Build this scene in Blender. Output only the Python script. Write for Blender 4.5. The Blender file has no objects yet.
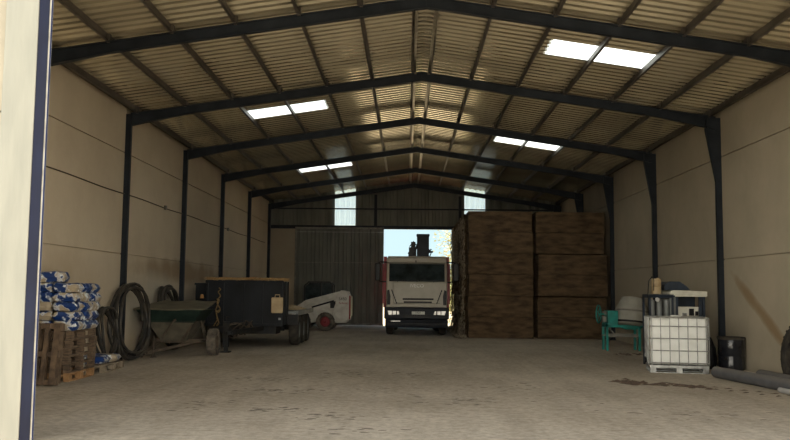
import bpy, bmesh, math, random
from mathutils import Vector, Matrix, noise
R = math.radians
scn = bpy.context.scene
COL = scn.collection
random.seed(7)

# ------------------------------------------------------------------ materials
def new_mat(name):
    m = bpy.data.materials.new(name); m.use_nodes = True
    return m, m.node_tree.nodes, m.node_tree.links, m.node_tree.nodes['Principled BSDF']

def mat(name, c, rough=.6, metal=0., c2=None, scale=6., stretch=(1,1,1), bump=0., bscale=None, detail=5., lo=.35, hi=.65,
        dust=None, coord='Object', spec=None, rnd=0.):
    if spec is None and max(c) < .06 and rough > .3: spec = .22
    """principled colour c blended to c2 by noise, optional bump, optional dust colour on upward faces"""
    m, N, L, b = new_mat(name)
    b.inputs['Roughness'].default_value = rough
    b.inputs['Metallic'].default_value = metal
    if spec is not None: b.inputs['Specular IOR Level'].default_value = spec
    tc = N.new('ShaderNodeTexCoord'); mp = N.new('ShaderNodeMapping'); mp.inputs['Scale'].default_value = stretch
    L.new(tc.outputs[coord], mp.inputs['Vector'])
    vec = mp.outputs['Vector']
    if rnd:
        oi = N.new('ShaderNodeObjectInfo'); ml = N.new('ShaderNodeMath'); ml.operation = 'MULTIPLY'; ml.inputs[1].default_value = rnd
        L.new(oi.outputs['Random'], ml.inputs[0])
        ad = N.new('ShaderNodeVectorMath'); ad.operation = 'ADD'
        L.new(vec, ad.inputs[0]); L.new(ml.outputs[0], ad.inputs[1]); vec = ad.outputs[0]
    c2 = c2 or tuple(x*.72 for x in c)
    nz = N.new('ShaderNodeTexNoise'); nz.inputs['Scale'].default_value = scale; nz.inputs['Detail'].default_value = detail
    L.new(vec, nz.inputs['Vector'])
    cr = N.new('ShaderNodeValToRGB'); cr.color_ramp.elements[0].position = lo; cr.color_ramp.elements[1].position = hi
    cr.color_ramp.elements[0].color = (*c2, 1); cr.color_ramp.elements[1].color = (*c, 1)
    L.new(nz.outputs['Fac'], cr.inputs['Fac'])
    col = cr.outputs['Color']
    if dust:
        g = N.new('ShaderNodeNewGeometry'); sp = N.new('ShaderNodeSeparateXYZ'); L.new(g.outputs['Normal'], sp.inputs[0])
        mr = N.new('ShaderNodeMapRange'); mr.inputs['From Min'].default_value = .2; mr.inputs['From Max'].default_value = .9
        L.new(sp.outputs['Z'], mr.inputs['Value'])
        mx = N.new('ShaderNodeMix'); mx.data_type = 'RGBA'
        L.new(mr.outputs['Result'], mx.inputs['Factor']); L.new(col, mx.inputs['A']); mx.inputs['B'].default_value = (*dust, 1)
        col = mx.outputs['Result']
    L.new(col, b.inputs['Base Color'])
    if bump:
        n2 = N.new('ShaderNodeTexNoise'); n2.inputs['Scale'].default_value = bscale or scale*4; n2.inputs['Detail'].default_value = 4
        L.new(vec, n2.inputs['Vector'])
        bp = N.new('ShaderNodeBump'); bp.inputs['Strength'].default_value = bump; bp.inputs['Distance'].default_value = .02
        L.new(n2.outputs['Fac'], bp.inputs['Height']); L.new(bp.outputs['Normal'], b.inputs['Normal'])
    return m

M = {}
M['steel'] = mat('dark_steel_paint', (.028,.034,.044), .5, .2, (.018,.022,.029), 3)
M['purlin'] = mat('galvanised_purlin', (.12,.105,.09), .5, .4, (.07,.06,.05), 5, (1,.4,1))
M['navy'] = mat('navy_steel', (.007,.012,.040), .5, 0, (.005,.008,.028), 5, (1,1,.4))
M['clad'] = mat('grey_cladding', (.22,.22,.18), .6, .2, (.15,.15,.125), 2, (1,1,.3))
M['doorclad'] = mat('door_cladding', (.17,.175,.145), .55, .1, (.12,.125,.105), 2, (1,1,.3))
M['black'] = mat('black_plastic', (.012,.012,.014), .4, 0, (.008,.008,.009), 8)
M['rubber'] = mat('dusty_rubber', (.030,.028,.026), .8, 0, (.07,.06,.048), 7, bump=.2)
M['dustrubber'] = mat('mud_dusted_rubber', (.20,.17,.135), .9, 0, (.05,.044,.038), 5, bump=.3)
M['hose'] = mat('black_hose', (.022,.022,.024), .45, 0, (.075,.065,.05), 5)
M['galv'] = mat('galvanised_tube', (.42,.43,.42), .35, .7, (.22,.22,.21), 8)
M['whitepl'] = mat('translucent_tote_plastic', (.86,.87,.84), .35, 0, (.73,.74,.70), 3, lo=.3, hi=.6)
M['wood'] = mat('old_pallet_wood', (.20,.135,.085), .85, 0, (.085,.058,.040), 6, (1,1,6), bump=.4, rnd=20)
M['woodnew'] = mat('fresh_pallet_wood', (.44,.25,.11), .8, 0, (.30,.16,.07), 6, (1,6,1), bump=.3)
M['woodpale'] = mat('pale_pallet_wood', (.36,.29,.21), .85, 0, (.2,.16,.11), 6, (1,6,1), bump=.3)
M['hopper'] = mat('dusty_green_steel', (.022,.042,.034), .6, .2, (.012,.024,.02), 4, dust=(.13,.11,.07))
M['hopperlow'] = mat('dusty_hopper_cone', (.15,.13,.095), .8, 0, (.09,.08,.06), 4)
M['lid'] = mat('dusty_tarpaulin', (.150,.132,.085), .85, 0, (.095,.085,.058), 3, bump=.15)
M['rust'] = mat('rusty_frame_steel', (.13,.10,.07), .75, .3, (.065,.05,.038), 7)
M['trailer'] = mat('trailer_blue_black', (.017,.021,.027), .5, .1, (.007,.008,.010), 1.6, (1,1,.5))
M['chassis'] = mat('greasy_chassis', (.022,.024,.028), .6, .3, (.04,.036,.03), 6)
M['straw'] = mat('loose_straw', (.58,.38,.17), .85, 0, (.36,.22,.09), 14, (1,1,1))
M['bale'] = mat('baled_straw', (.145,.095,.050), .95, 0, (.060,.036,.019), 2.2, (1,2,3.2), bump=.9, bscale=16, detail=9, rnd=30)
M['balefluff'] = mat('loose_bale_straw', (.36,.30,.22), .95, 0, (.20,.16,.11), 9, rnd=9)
M['beigepl'] = mat('beige_plastic', (.50,.38,.22), .5, 0, (.40,.29,.16), 6)
M['cream'] = mat('cab_cream_paint', (.50,.455,.37), .4, 0, (.43,.385,.305), 3)
M['glass'] = mat('dark_cab_glass', (.035,.05,.055), .12, 0, (.012,.017,.019), 3.5)
M['bumper'] = mat('bumper_blue_black', (.018,.022,.032), .45, 0, (.010,.012,.018), 3)
M['red'] = mat('red_body_paint', (.50,.02,.035), .4, 0, (.38,.014,.025), 4)
M['lamp'] = mat('headlamp_glass', (.75,.76,.76), .12, .3, (.5,.5,.5), 20)
M['platew'] = mat('plate_white', (.72,.72,.68), .5, 0, (.64,.64,.6), 4)
M['ink'] = mat('dark_lettering', (.04,.04,.045), .5)
M['redink'] = mat('red_lettering', (.30,.018,.028), .5)
M['inklight'] = mat('light_lettering', (.95,.95,.92), .4)
M['skidw'] = mat('loader_white_paint', (.62,.60,.54), .4, 0, (.48,.45,.39), 4)
M['teal'] = mat('teal_paint', (.012,.29,.25), .45, 0, (.02,.19,.165), 6)
M['drum'] = mat('mixer_drum_grey', (.42,.41,.36), .55, 0, (.32,.31,.265), 4)
M['greybar'] = mat('weathered_grey_bar', (.27,.26,.23), .6, .3, (.17,.16,.14), 7)
M['greysheet'] = mat('grey_sheet_panel', (.22,.235,.23), .5, .3, (.13,.14,.14), 4)
M['pipe'] = mat('grey_drain_pipe', (.115,.118,.13), .6, 0, (.085,.085,.09), 5, dust=(.17,.155,.14))
M['pipepale'] = mat('pale_pipe', (.42,.41,.40), .6, 0, (.33,.32,.3), 5)
M['bluedark'] = mat('dark_blue_panel', (.022,.035,.060), .45, .1, (.014,.022,.036), 5)
M['offwhite'] = mat('off_white_panel', (.72,.71,.62), .55, 0, (.58,.56,.47), 5)
M['mudflake'] = mat('pressed_mud', (.20,.165,.125), .95, 0, (.13,.105,.08), 12)
M['mud'] = mat('dried_mud', (.17,.115,.08), .95, 0, (.075,.052,.038), 12)
M['shiny'] = mat('shiny_black_film', (.02,.022,.028), .16, 0, (.012,.012,.016), 5, bump=.5, bscale=7)
M['orange'] = mat('amber_beacon', (.55,.27,.06), .4)
M['rope'] = mat('yellow_rope', (.26,.18,.075), .8, 0, (.14,.09,.035), 20)
M['ridge'] = mat('ridge_flashing', (.34,.30,.24), .35, .8, (.2,.17,.13), 6)
M['plaster'] = mat('jamb_pale_render', (.34,.345,.31), .85, 0, (.27,.28,.255), 2.2, (2,1,.35), bump=.1)
M['facade'] = mat('facade_cream_concrete', (.42,.39,.32), .85, 0, (.36,.335,.275), 2)
M['bark'] = mat('tree_bark', (.16,.12,.085), .9)
M['leaf'] = mat('dry_yellow_leaf', (.55,.47,.20), .6, 0, (.30,.31,.13), 3)
M['greenleaf'] = mat('olive_leaf', (.42,.40,.20), .6, 0, (.22,.25,.10), 3)

def roof_material():
    m, N, L, b = new_mat('galvanised_roof_sheet')
    tc = N.new('ShaderNodeTexCoord')
    nz = N.new('ShaderNodeTexNoise'); nz.inputs['Scale'].default_value = .5; nz.inputs['Detail'].default_value = 6
    L.new(tc.outputs['Object'], nz.inputs['Vector'])
    cr = N.new('ShaderNodeValToRGB'); cr.color_ramp.elements[0].position = .3; cr.color_ramp.elements[1].position = .7
    cr.color_ramp.elements[0].color = (.50,.44,.32,1); cr.color_ramp.elements[1].color = (.70,.63,.46,1)
    L.new(nz.outputs['Fac'], cr.inputs['Fac']); L.new(cr.outputs['Color'], b.inputs['Base Color'])
    b.inputs['Metallic'].default_value = .62; b.inputs['Roughness'].default_value = .17
    n2 = N.new('ShaderNodeTexNoise'); n2.inputs['Scale'].default_value = 1.3; n2.inputs['Detail'].default_value = 2
    L.new(tc.outputs['Object'], n2.inputs['Vector'])
    bp = N.new('ShaderNodeBump'); bp.inputs['Strength'].default_value = .12; bp.inputs['Distance'].default_value = .05
    L.new(n2.outputs['Fac'], bp.inputs['Height']); L.new(bp.outputs['Normal'], b.inputs['Normal'])
    return m
M['roof'] = roof_material()

def sheet_glow(c=(.86,.93,.92)):
    """translucent fibreglass rooflight sheet: daylight passes through it, scattered"""
    m, N, L, b = new_mat('translucent_rooflight')
    out = [n for n in N if n.type == 'OUTPUT_MATERIAL'][0]
    tr = N.new('ShaderNodeBsdfTranslucent'); tr.inputs['Color'].default_value = (*c,1)
    mx = N.new('ShaderNodeMixShader'); mx.inputs[0].default_value = .8
    b.inputs['Base Color'].default_value = (.8,.85,.83,1); b.inputs['Roughness'].default_value = .5
    L.new(b.outputs[0], mx.inputs[1]); L.new(tr.outputs[0], mx.inputs[2]); L.new(mx.outputs[0], out.inputs['Surface'])
    return m
M['rooflight'] = sheet_glow(); M['gablelight'] = sheet_glow((.56,.74,.92))

def concrete(name, c, c2, stain=None, bands=None):
    """precast panel: mottled, with dusty stains low down; bands: list of (axis coordinate y0,y1,z0,z1,colour,strength)"""
    m, N, L, b = new_mat(name)
    b.inputs['Roughness'].default_value = .88
    tc = N.new('ShaderNodeTexCoord')
    nz = N.new('ShaderNodeTexNoise'); nz.inputs['Scale'].default_value = .55; nz.inputs['Detail'].default_value = 8; nz.inputs['Roughness'].default_value = .62
    L.new(tc.outputs['Object'], nz.inputs['Vector'])
    cr = N.new('ShaderNodeValToRGB'); cr.color_ramp.elements[0].position = .33; cr.color_ramp.elements[1].position = .62
    cr.color_ramp.elements[0].color = (*c2,1); cr.color_ramp.elements[1].color = (*c,1)
    L.new(nz.outputs['Fac'], cr.inputs['Fac']); col = cr.outputs['Color']
    sp = N.new('ShaderNodeSeparateXYZ'); L.new(tc.outputs['Object'], sp.inputs[0])
    n3 = N.new('ShaderNodeTexNoise'); n3.inputs['Scale'].default_value = 1.1; n3.inputs['Detail'].default_value = 5
    L.new(tc.outputs['Object'], n3.inputs['Vector'])
    def math_(op, a, bb):
        n = N.new('ShaderNodeMath'); n.operation = op
        for i, v in enumerate((a, bb)):
            if isinstance(v, (int, float)): n.inputs[i].default_value = v
            else: L.new(v, n.inputs[i])
        return n.outputs[0]
    for (y0, z0, ry, rz, slope, cc, st) in (bands or []):
        # soft elliptical stain, sheared along the wall, broken up by noise
        yy = math_('DIVIDE', math_('SUBTRACT', sp.outputs['Y'], y0), ry)
        zz = math_('DIVIDE', math_('SUBTRACT', math_('SUBTRACT', sp.outputs['Z'], z0), math_('MULTIPLY', math_('SUBTRACT', sp.outputs['Y'], y0), slope)), rz)
        d = math_('ADD', math_('MULTIPLY', yy, yy), math_('MULTIPLY', zz, zz))
        d = math_('ADD', d, math_('MULTIPLY', math_('SUBTRACT', n3.outputs['Fac'], .5), 1.6))
        mr = N.new('ShaderNodeMapRange'); mr.inputs['From Min'].default_value = .2; mr.inputs['From Max'].default_value = 1.1
        mr.inputs['To Min'].default_value = st; mr.inputs['To Max'].default_value = 0
        L.new(d, mr.inputs['Value'])
        mx = N.new('ShaderNodeMix'); mx.data_type = 'RGBA'
        L.new(mr.outputs['Result'], mx.inputs['Factor']); L.new(col, mx.inputs['A']); mx.inputs['B'].default_value = (*cc,1)
        col = mx.outputs['Result']
    L.new(col, b.inputs['Base Color'])
    n2 = N.new('ShaderNodeTexNoise'); n2.inputs['Scale'].default_value = 9; n2.inputs['Detail'].default_value = 6
    L.new(tc.outputs['Object'], n2.inputs['Vector'])
    bp = N.new('ShaderNodeBump'); bp.inputs['Strength'].default_value = .12; bp.inputs['Distance'].default_value = .02
    L.new(n2.outputs['Fac'], bp.inputs['Height']); L.new(bp.outputs['Normal'], b.inputs['Normal'])
    return m
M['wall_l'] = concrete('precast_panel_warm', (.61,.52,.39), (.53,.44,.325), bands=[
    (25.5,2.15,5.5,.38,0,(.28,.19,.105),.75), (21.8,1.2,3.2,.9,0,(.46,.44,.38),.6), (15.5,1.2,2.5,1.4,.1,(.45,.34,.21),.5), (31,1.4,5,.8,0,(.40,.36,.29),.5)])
M['wall_r'] = concrete('precast_panel_dusty_shaded', (.47,.41,.31), (.39,.34,.255), bands=[
    (17.4,1.3,1.6,.20,.55,(.27,.17,.075),.75), (18.6,.7,1.6,.5,0,(.34,.28,.2),.5), (27,2.0,4,1.5,0,(.38,.33,.26),.5)])  # stains are dirt; the darker base colour stands in for weaker light
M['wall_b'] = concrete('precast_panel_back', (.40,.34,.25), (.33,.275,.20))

def floor_material():
    m, N, L, b = new_mat('dusty_earth_floor')
    b.inputs['Roughness'].default_value = .92
    tc = N.new('ShaderNodeTexCoord')
    def nz(scale, detail, st=(1,1,1), rot=0, rough=.6):
        mp = N.new('ShaderNodeMapping'); mp.inputs['Scale'].default_value = st; mp.inputs['Rotation'].default_value[2] = rot
        n = N.new('ShaderNodeTexNoise'); n.inputs['Scale'].default_value = scale; n.inputs['Detail'].default_value = detail; n.inputs['Roughness'].default_value = rough
        L.new(tc.outputs['Object'], mp.inputs['Vector']); L.new(mp.outputs[0], n.inputs['Vector']); return n.outputs['Fac']
    def ramp(f, p0, c0, p1, c1):
        r = N.new('ShaderNodeValToRGB'); e = r.color_ramp.elements
        e[0].position = p0; e[0].color = (*c0,1); e[1].position = p1; e[1].color = (*c1,1); L.new(f, r.inputs['Fac']); return r.outputs['Color']
    base = ramp(nz(.35, 7), .35, (.50,.425,.325), .65, (.66,.58,.465))
    # tyre-swept streaks running into the barn, and darker scuffs
    st = ramp(nz(1.6, 6, (1.6,.22,1), .08), .38, (.62,.60,.58), .6, (1,1,1))
    sc = ramp(nz(3.4, 5, (.5,1.8,1), .25, .7), .33, (.48,.44,.40), .43, (1,1,1))
    fine = ramp(nz(9, 8, (1,1,1), 0, .75), .38, (.74,.72,.70), .6, (1.06,1.06,1.06))
    def mul(a, bb, f):
        mx = N.new('ShaderNodeMix'); mx.data_type = 'RGBA'; mx.blend_type = 'MULTIPLY'; mx.inputs['Factor'].default_value = f
        L.new(a, mx.inputs['A']); L.new(bb, mx.inputs['B']); return mx.outputs['Result']
    col = mul(mul(mul(base, st, .35), sc, .45), fine, 1.0)
    L.new(col, b.inputs['Base Color'])
    bp = N.new('ShaderNodeBump'); bp.inputs['Strength'].default_value = .45; bp.inputs['Distance'].default_value = .03
    L.new(nz(5, 8, (1,.7,1)), bp.inputs['Height']); L.new(bp.outputs['Normal'], b.inputs['Normal'])
    return m
M['floor'] = floor_material()
M['groundb'] = mat('sunlit_brightened_yard', (.80,.64,.40), .9, 0, (.66,.52,.31), .5, bump=.3, bscale=6)  # back yard colour brightened to strengthen its golden reflection in the roof
M['ground'] = mat('sunlit_yard', (.56,.49,.37), .9, 0, (.47,.40,.30), .6, bump=.3, bscale=6)

def bag_material():
    m, N, L, b = new_mat('printed_sack_painted_glare')
    b.inputs['Roughness'].default_value = .32
    tc = N.new('ShaderNodeTexCoord'); oi = N.new('ShaderNodeObjectInfo')
    ml = N.new('ShaderNodeMath'); ml.operation = 'MULTIPLY'; ml.inputs[1].default_value = 37; L.new(oi.outputs['Random'], ml.inputs[0])
    ad = N.new('ShaderNodeVectorMath'); L.new(tc.outputs['Object'], ad.inputs[0]); L.new(ml.outputs[0], ad.inputs[1])
    n1 = N.new('ShaderNodeTexNoise'); n1.inputs['Scale'].default_value = 3.6; n1.inputs['Detail'].default_value = 3; L.new(ad.outputs[0], n1.inputs['Vector'])
    r1 = N.new('ShaderNodeValToRGB'); e = r1.color_ramp.elements
    e[0].position = .0; e[0].color = (.010,.036,.155,1); e[1].position = .60; e[1].color = (.46,.38,.27,1)
    k = e.new(.50); k.color = (.012,.045,.18,1); k = e.new(.525); k.color = (.66,.68,.70,1); k = e.new(.56); k.color = (.42,.35,.26,1)
    L.new(n1.outputs['Fac'], r1.inputs['Fac'])
    n2 = N.new('ShaderNodeTexNoise'); n2.inputs['Scale'].default_value = 9; n2.inputs['Detail'].default_value = 6; L.new(ad.outputs[0], n2.inputs['Vector'])
    glare_ramp = N.new('ShaderNodeValToRGB'); e = glare_ramp.color_ramp.elements; e[0].position = .585; e[0].color = (0,0,0,1); e[1].position = .64; e[1].color = (1,1,1,1)
    L.new(n2.outputs['Fac'], glare_ramp.inputs['Fac'])
    mx = N.new('ShaderNodeMix'); mx.data_type = 'RGBA'; L.new(glare_ramp.outputs['Color'], mx.inputs['Factor']); L.new(r1.outputs['Color'], mx.inputs['A']); mx.inputs['B'].default_value = (.80,.84,.86,1)  # whitish streaks: glare on the plastic, painted into the sack colour
    L.new(mx.outputs['Result'], b.inputs['Base Color'])
    bp = N.new('ShaderNodeBump'); bp.inputs['Strength'].default_value = .5; bp.inputs['Distance'].default_value = .03
    L.new(n2.outputs['Fac'], bp.inputs['Height']); L.new(bp.outputs['Normal'], b.inputs['Normal'])
    return m
M['bag'] = bag_material()

# ------------------------------------------------------------------ mesh builder
def frame_of(d):
    d = Vector(d).normalized()
    up = Vector((0,0,1)) if abs(d.z) < .95 else Vector((0,1,0))
    s = d.cross(up).normalized(); return s, s.cross(d).normalized()

class MB:
    def __init__(s): s.v = []; s.f = []; s.sm = []
    def add(s, vs, fs, smooth=False, mtx=None):
        b = len(s.v)
        s.v += [(mtx @ Vector(p)) if mtx else Vector(p) for p in vs]
        s.f += [tuple(b+i for i in f) for f in fs]; s.sm += [smooth]*len(fs)
        return s
    def box(s, x0, x1, y0, y1, z0, z1, mtx=None):
        vs = [(x,y,z) for x in (x0,x1) for y in (y0,y1) for z in (z0,z1)]
        return s.add(vs, [(0,1,3,2),(4,6,7,5),(0,4,5,1),(2,3,7,6),(0,2,6,4),(1,5,7,3)], False, mtx)
    def beam(s, p, q, w, h):
        p, q = Vector(p), Vector(q); a, b = frame_of(q-p); vs = []
        for c in (p, q):
            for (i, j) in ((-1,-1),(1,-1),(1,1),(-1,1)): vs.append(c+a*i*w/2+b*j*h/2)
        return s.add(vs, [(0,1,2,3),(7,6,5,4),(0,4,5,1),(1,5,6,2),(2,6,7,3),(3,7,4,0)])
    def tube(s, pts, r, n=8, closed=False):
        pts = [Vector(p) for p in pts]; k = len(pts); vs = []
        prev = None
        for i, p in enumerate(pts):
            if closed: d = pts[(i+1) % k]-pts[i-1]
            else: d = pts[min(i+1,k-1)]-pts[max(i-1,0)]
            d.normalize()
            if prev is None: a, _ = frame_of(d)
            else: a = (prev - d*prev.dot(d)).normalized()
            prev = a; b = d.cross(a)
            rr = r[i] if isinstance(r, (list,tuple)) else r
            for j in range(n):
                t = 2*math.pi*j/n; vs.append(p + a*math.cos(t)*rr + b*math.sin(t)*rr)
        fs = []
        for i in range(k if closed else k-1):
            for j in range(n):
                fs.append((i*n+j, i*n+(j+1)%n, ((i+1)%k)*n+(j+1)%n, ((i+1)%k)*n+j))
        if not closed: fs += [tuple(range(n-1,-1,-1)), tuple((k-1)*n+j for j in range(n))]
        return s.add(vs, fs, True)
    def lathe(s, prof, o=(0,0,0), axis=(0,0,1), n=24, cap=True):
        o = Vector(o); ax = Vector(axis).normalized(); a, b = frame_of(ax); vs = []
        for (r, h) in prof:
            for j in range(n):
                t = 2*math.pi*j/n; vs.append(o+ax*h+a*math.cos(t)*r+b*math.sin(t)*r)
        fs = []
        for i in range(len(prof)-1):
            for j in range(n): fs.append((i*n+j, i*n+(j+1)%n, (i+1)*n+(j+1)%n, (i+1)*n+j))
        if cap: fs += [tuple(range(n-1,-1,-1)), tuple((len(prof)-1)*n+j for j in range(n))]
        return s.add(vs, fs, True)
    def prism(s, poly, ax, a0, a1):
        def P(u, w, a): return {'x':(a,u,w),'y':(u,a,w),'z':(u,w,a)}[ax]
        n = len(poly); vs = [P(u,w,a0) for u,w in poly]+[P(u,w,a1) for u,w in poly]
        fs = [tuple(range(n)), tuple(range(2*n-1,n-1,-1))]+[(i,n+i,n+(i+1)%n,(i+1)%n) for i in range(n)]
        return s.add(vs, fs)
    def build(s, name, m, parent=None, bevel=0, loc=None):
        me = bpy.data.meshes.new(name); me.from_pydata([tuple(v) for v in s.v], [], s.f)
        me.validate(); bm = bmesh.new(); bm.from_mesh(me); bmesh.ops.recalc_face_normals(bm, faces=bm.faces); bm.to_mesh(me); bm.free()
        if len(me.polygons) == len(s.sm):
            me.polygons.foreach_set('use_smooth', s.sm)
        if any(s.sm): me.set_sharp_from_angle(angle=R(42))
        me.materials.append(M[m] if isinstance(m, str) else m)
        o = bpy.data.objects.new(name, me); COL.objects.link(o)
        if parent: o.parent = parent
        if loc: o.location = loc
        if bevel:
            bv = o.modifiers.new('bevel', 'BEVEL'); bv.width = bevel; bv.segments = 2; bv.limit_method = 'ANGLE'
        return o

def tag(o, label=None, cat=None, group=None, kind=None):
    if label: o['label'] = label
    if cat: o['category'] = cat
    if group: o['group'] = group
    if kind: o['kind'] = kind
    return o
def thing(name, loc, label, cat, rz=0, group=None):
    o = bpy.data.objects.new(name, None); COL.objects.link(o); o.location = loc; o.rotation_euler.z = rz
    o.empty_display_size = .2
    return tag(o, label, cat, group)
def struct(o): return tag(o, kind='structure')
def copy_tree(o, parent=None):
    c = o.copy(); COL.objects.link(c)
    if parent: c.parent = parent
    for ch in list(o.children): copy_tree(ch, c)
    return c
def text(name, body, size, m, parent, loc, rot, depth=.004):
    cu = bpy.data.curves.new(name, 'FONT'); cu.body = body; cu.size = size; cu.extrude = depth; cu.align_x = 'CENTER'; cu.align_y = 'CENTER'
    t = bpy.data.objects.new(name+'_curve', cu); COL.objects.link(t)
    dg = bpy.context.evaluated_depsgraph_get(); me = bpy.data.meshes.new_from_object(t.evaluated_get(dg))
    bpy.data.objects.remove(t); me.materials.clear(); me.materials.append(M[m])
    o = bpy.data.objects.new(name, me); COL.objects.link(o); o.parent = parent; o.location = loc; o.rotation_euler = rot
    return o

# ------------------------------------------------------------------ building dimensions
BAY = 5.06; F = [9.18+BAY*i for i in range(7)]           # portal frames, last one against the back wall
F[6] = 39.5
W = 6.90; WP = 7.02                                       # inner flange face / panel face
YF, YB = 9.0, 39.72
SL = .150
def zroof(x): return 6.99 - SL*abs(x)
PUR = [6.80, 5.66, 4.54, 3.42, 2.30, 1.20, .20]

# floor and yard
struct(MB().box(-7.4, 7.4, YF, YB+.2, -.2, 0).build('floor', 'floor'))
struct(MB().box(-60, 60, -45, YF, -.22, -.004).build('floor_yard_front', 'ground'))
struct(MB().box(-60, 60, YB+.2, 120, -.22, -.03).build('floor_yard_back', 'groundb'))

# walls of precast panels with open joints
def wall_panels(name, side, m):
    b = MB(); xi = side*WP; xo = side*(WP+.2)
    zs = [0, 2.44, 4.84, 5.93]; ys = [YF] + F[1:6] + [YB]
    ys = [YF, F[0]] + F[1:6] + [YB]
    for i in range(len(ys)-1):
        for j in range(3):
            b.box(min(xi,xo), max(xi,xo), ys[i]+.012, ys[i+1]-.012, zs[j]+(0 if j == 0 else .012), zs[j+1]-.012)
    b.box(min(xi+side*.05,xo), max(xi+side*.05,xo), YF, YB, 0, 5.93)
    return struct(b.build(name, m))
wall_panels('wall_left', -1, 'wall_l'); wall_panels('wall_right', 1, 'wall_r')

# roof: trapezoidal sheets spanning ridge to eave, rooflight sheets let in
PITCH = .25
lights_at = [(1, 16.0), (-1, 21.35), (1, 26.2), (-1, 31.65), (1, 10.75), (-1, 11.0)]
def prof(y):
    t = (y/PITCH) % 1
    pts = [(0,0),(.34,0),(.46,1),(.86,1),(1,0)]
    for (a, ha), (c, hc) in zip(pts, pts[1:]):
        if a <= t <= c: return .040*(ha+(hc-ha)*(t-a)/(c-a))
    return 0
def sheet(b, side, y0, y1, x0, x1):
    ys = [y0]; k = math.floor(y0/PITCH)
    while k*PITCH < y1:
        for t in (0,.34,.46,.86):
            y = (k+t)*PITCH
            if y0+1e-4 < y < y1-1e-4: ys.append(y)
        k += 1
    ys.append(y1); xs = [x0, x1]; vs = []
    for y in ys:
        for x in xs: vs.append((side*x, y, zroof(x)+prof(y+1e-7)))
    fs = [(2*i, 2*i+1, 2*i+3, 2*i+2) for i in range(len(ys)-1)]
    b.add(vs, fs)
for side, nm in ((-1,'ceiling_left'), (1,'ceiling_right')):
    b = MB(); y = YF-.25
    for (s_, ly) in sorted([l for l in lights_at if l[0] == side], key=lambda t: t[1]):
        sheet(b, side, y, ly, 0, 7.4)
        sheet(b, side, ly, ly+1.0, 0, 2.54); sheet(b, side, ly, ly+1.0, 4.62, 7.4)
        y = ly+1.0
    sheet(b, side, y, YB+.2, 0, 7.4)
    # thin backing folded into the same mesh so the sheet is opaque from above
    struct(b.build(nm, 'roof'))
for i, (s_, ly) in enumerate(lights_at):
    b = MB(); sheet(b, s_, ly, ly+1.0, 2.50, 4.66)
    struct(b.build('window_%d' % (i+1), 'rooflight'))

# portal frames (I-sections)
trimn = [0]
def trim(b, m, bevel=0):
    trimn[0] += 1
    return struct(b.build('trim_%d' % trimn[0], m, bevel=bevel))
def portal(y, depth=.21, fl=.11):
    b = MB()
    for s_ in (-1, 1):
        zt0, zt1 = zroof(0)-.17, zroof(W)-.17
        # rafter: top flange, web, bottom flange (deepening into the haunch)
        kx = 5.6; hd = .09
        b.prism([(0,zt0),(s_*W,zt1),(s_*W,zt1-.014),(0,zt0-.014)], 'y', y-fl/2, y+fl/2)
        b.prism([(0,zt0),(s_*W,zt1),(s_*W,zt1-depth-hd),(s_*kx,zroof(kx)-.17-depth),(0,zt0-depth)], 'y', y-.006, y+.006)
        b.prism([(0,zt0-depth),(s_*kx,zroof(kx)-.17-depth),(s_*kx,zroof(kx)-.17-depth+.016),(0,zt0-depth+.016)], 'y', y-fl/2, y+fl/2)
        b.prism([(s_*kx,zroof(kx)-.17-depth),(s_*W,zt1-depth-hd),(s_*W,zt1-depth-hd+.016),(s_*kx,zroof(kx)-.17-depth+.016)], 'y', y-fl/2, y+fl/2)
        # column, inner flange proud of the panels; the right-hand ones taper out at the top
        zb = zt1-.02
        def cx(*l): return [(s_*a, c) for a, c in l]
        if s_ > 0:
            b.prism(cx((W-.24,zb),(W-.24,zt1-depth-.1),(W-.02,4.25),(W-.02,0),(W,0),(W,4.25),(W-.22,zt1-depth-.1),(W-.22,zb)), 'y', y-fl/2, y+fl/2)
            b.prism(cx((W-.22,zb),(W-.22,zt1-depth-.1),(W,4.25),(W,0),(WP+.02,0),(WP+.02,zb)), 'y', y-.010, y+.010)
        else:
            b.prism(cx((W-.02,zb),(W-.02,0),(W,0),(W,zb)), 'y', y-fl/2, y+fl/2)
            b.prism(cx((W,zb),(W,0),(WP+.02,0),(WP+.02,zb)), 'y', y-.010, y+.010)
        # base plate and stiffeners
        b.box(min(s_*(W-.06),s_*WP), max(s_*(W-.06),s_*WP), y-.12, y+.12, 0, .02)
    b.box(-.012, .012, y-fl/2, y+fl/2, zroof(0)-.17-depth, zroof(0)-.17)
    return trim(b, 'steel')
for y in F: portal(y)

# purlins (Z-sections with cleats), two at the ridge
for s_ in (-1, 1):
    for x in PUR:
        zt = zroof(x)-.004; h = .165; b = MB(); w = .055
        b.prism([(s_*x,zt),(s_*x,zt-h),(s_*(x-w),zt-h),(s_*(x-w),zt-h+.02),(s_*(x-w+.004),zt-h+.004),(s_*(x-.006),zt-h+.004),(s_*(x-.006),zt-.003),(s_*(x+w),zt-.006-SL*w),(s_*(x+w),zt-SL*w)], 'y', YF-.1, YB+.05)
        for y in F[:-1]: b.box(min(s_*(x-.07),s_*(x-.012)), max(s_*(x-.07),s_*(x-.012)), y-.05, y+.05, zt-h-.02, zt-.03)
        trim(b, 'ridge' if x < .5 else 'purlin')
# ridge flashing
b = MB(); b.prism([(-.26,zroof(.26)+.03),(0,zroof(0)+.035),(.26,zroof(.26)+.03),(.26,zroof(.26)+.05),(0,zroof(0)+.06),(-.26,zroof(.26)+.05)], 'y', YF-.25, YB+.2); trim(b, 'ridge')

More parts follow.
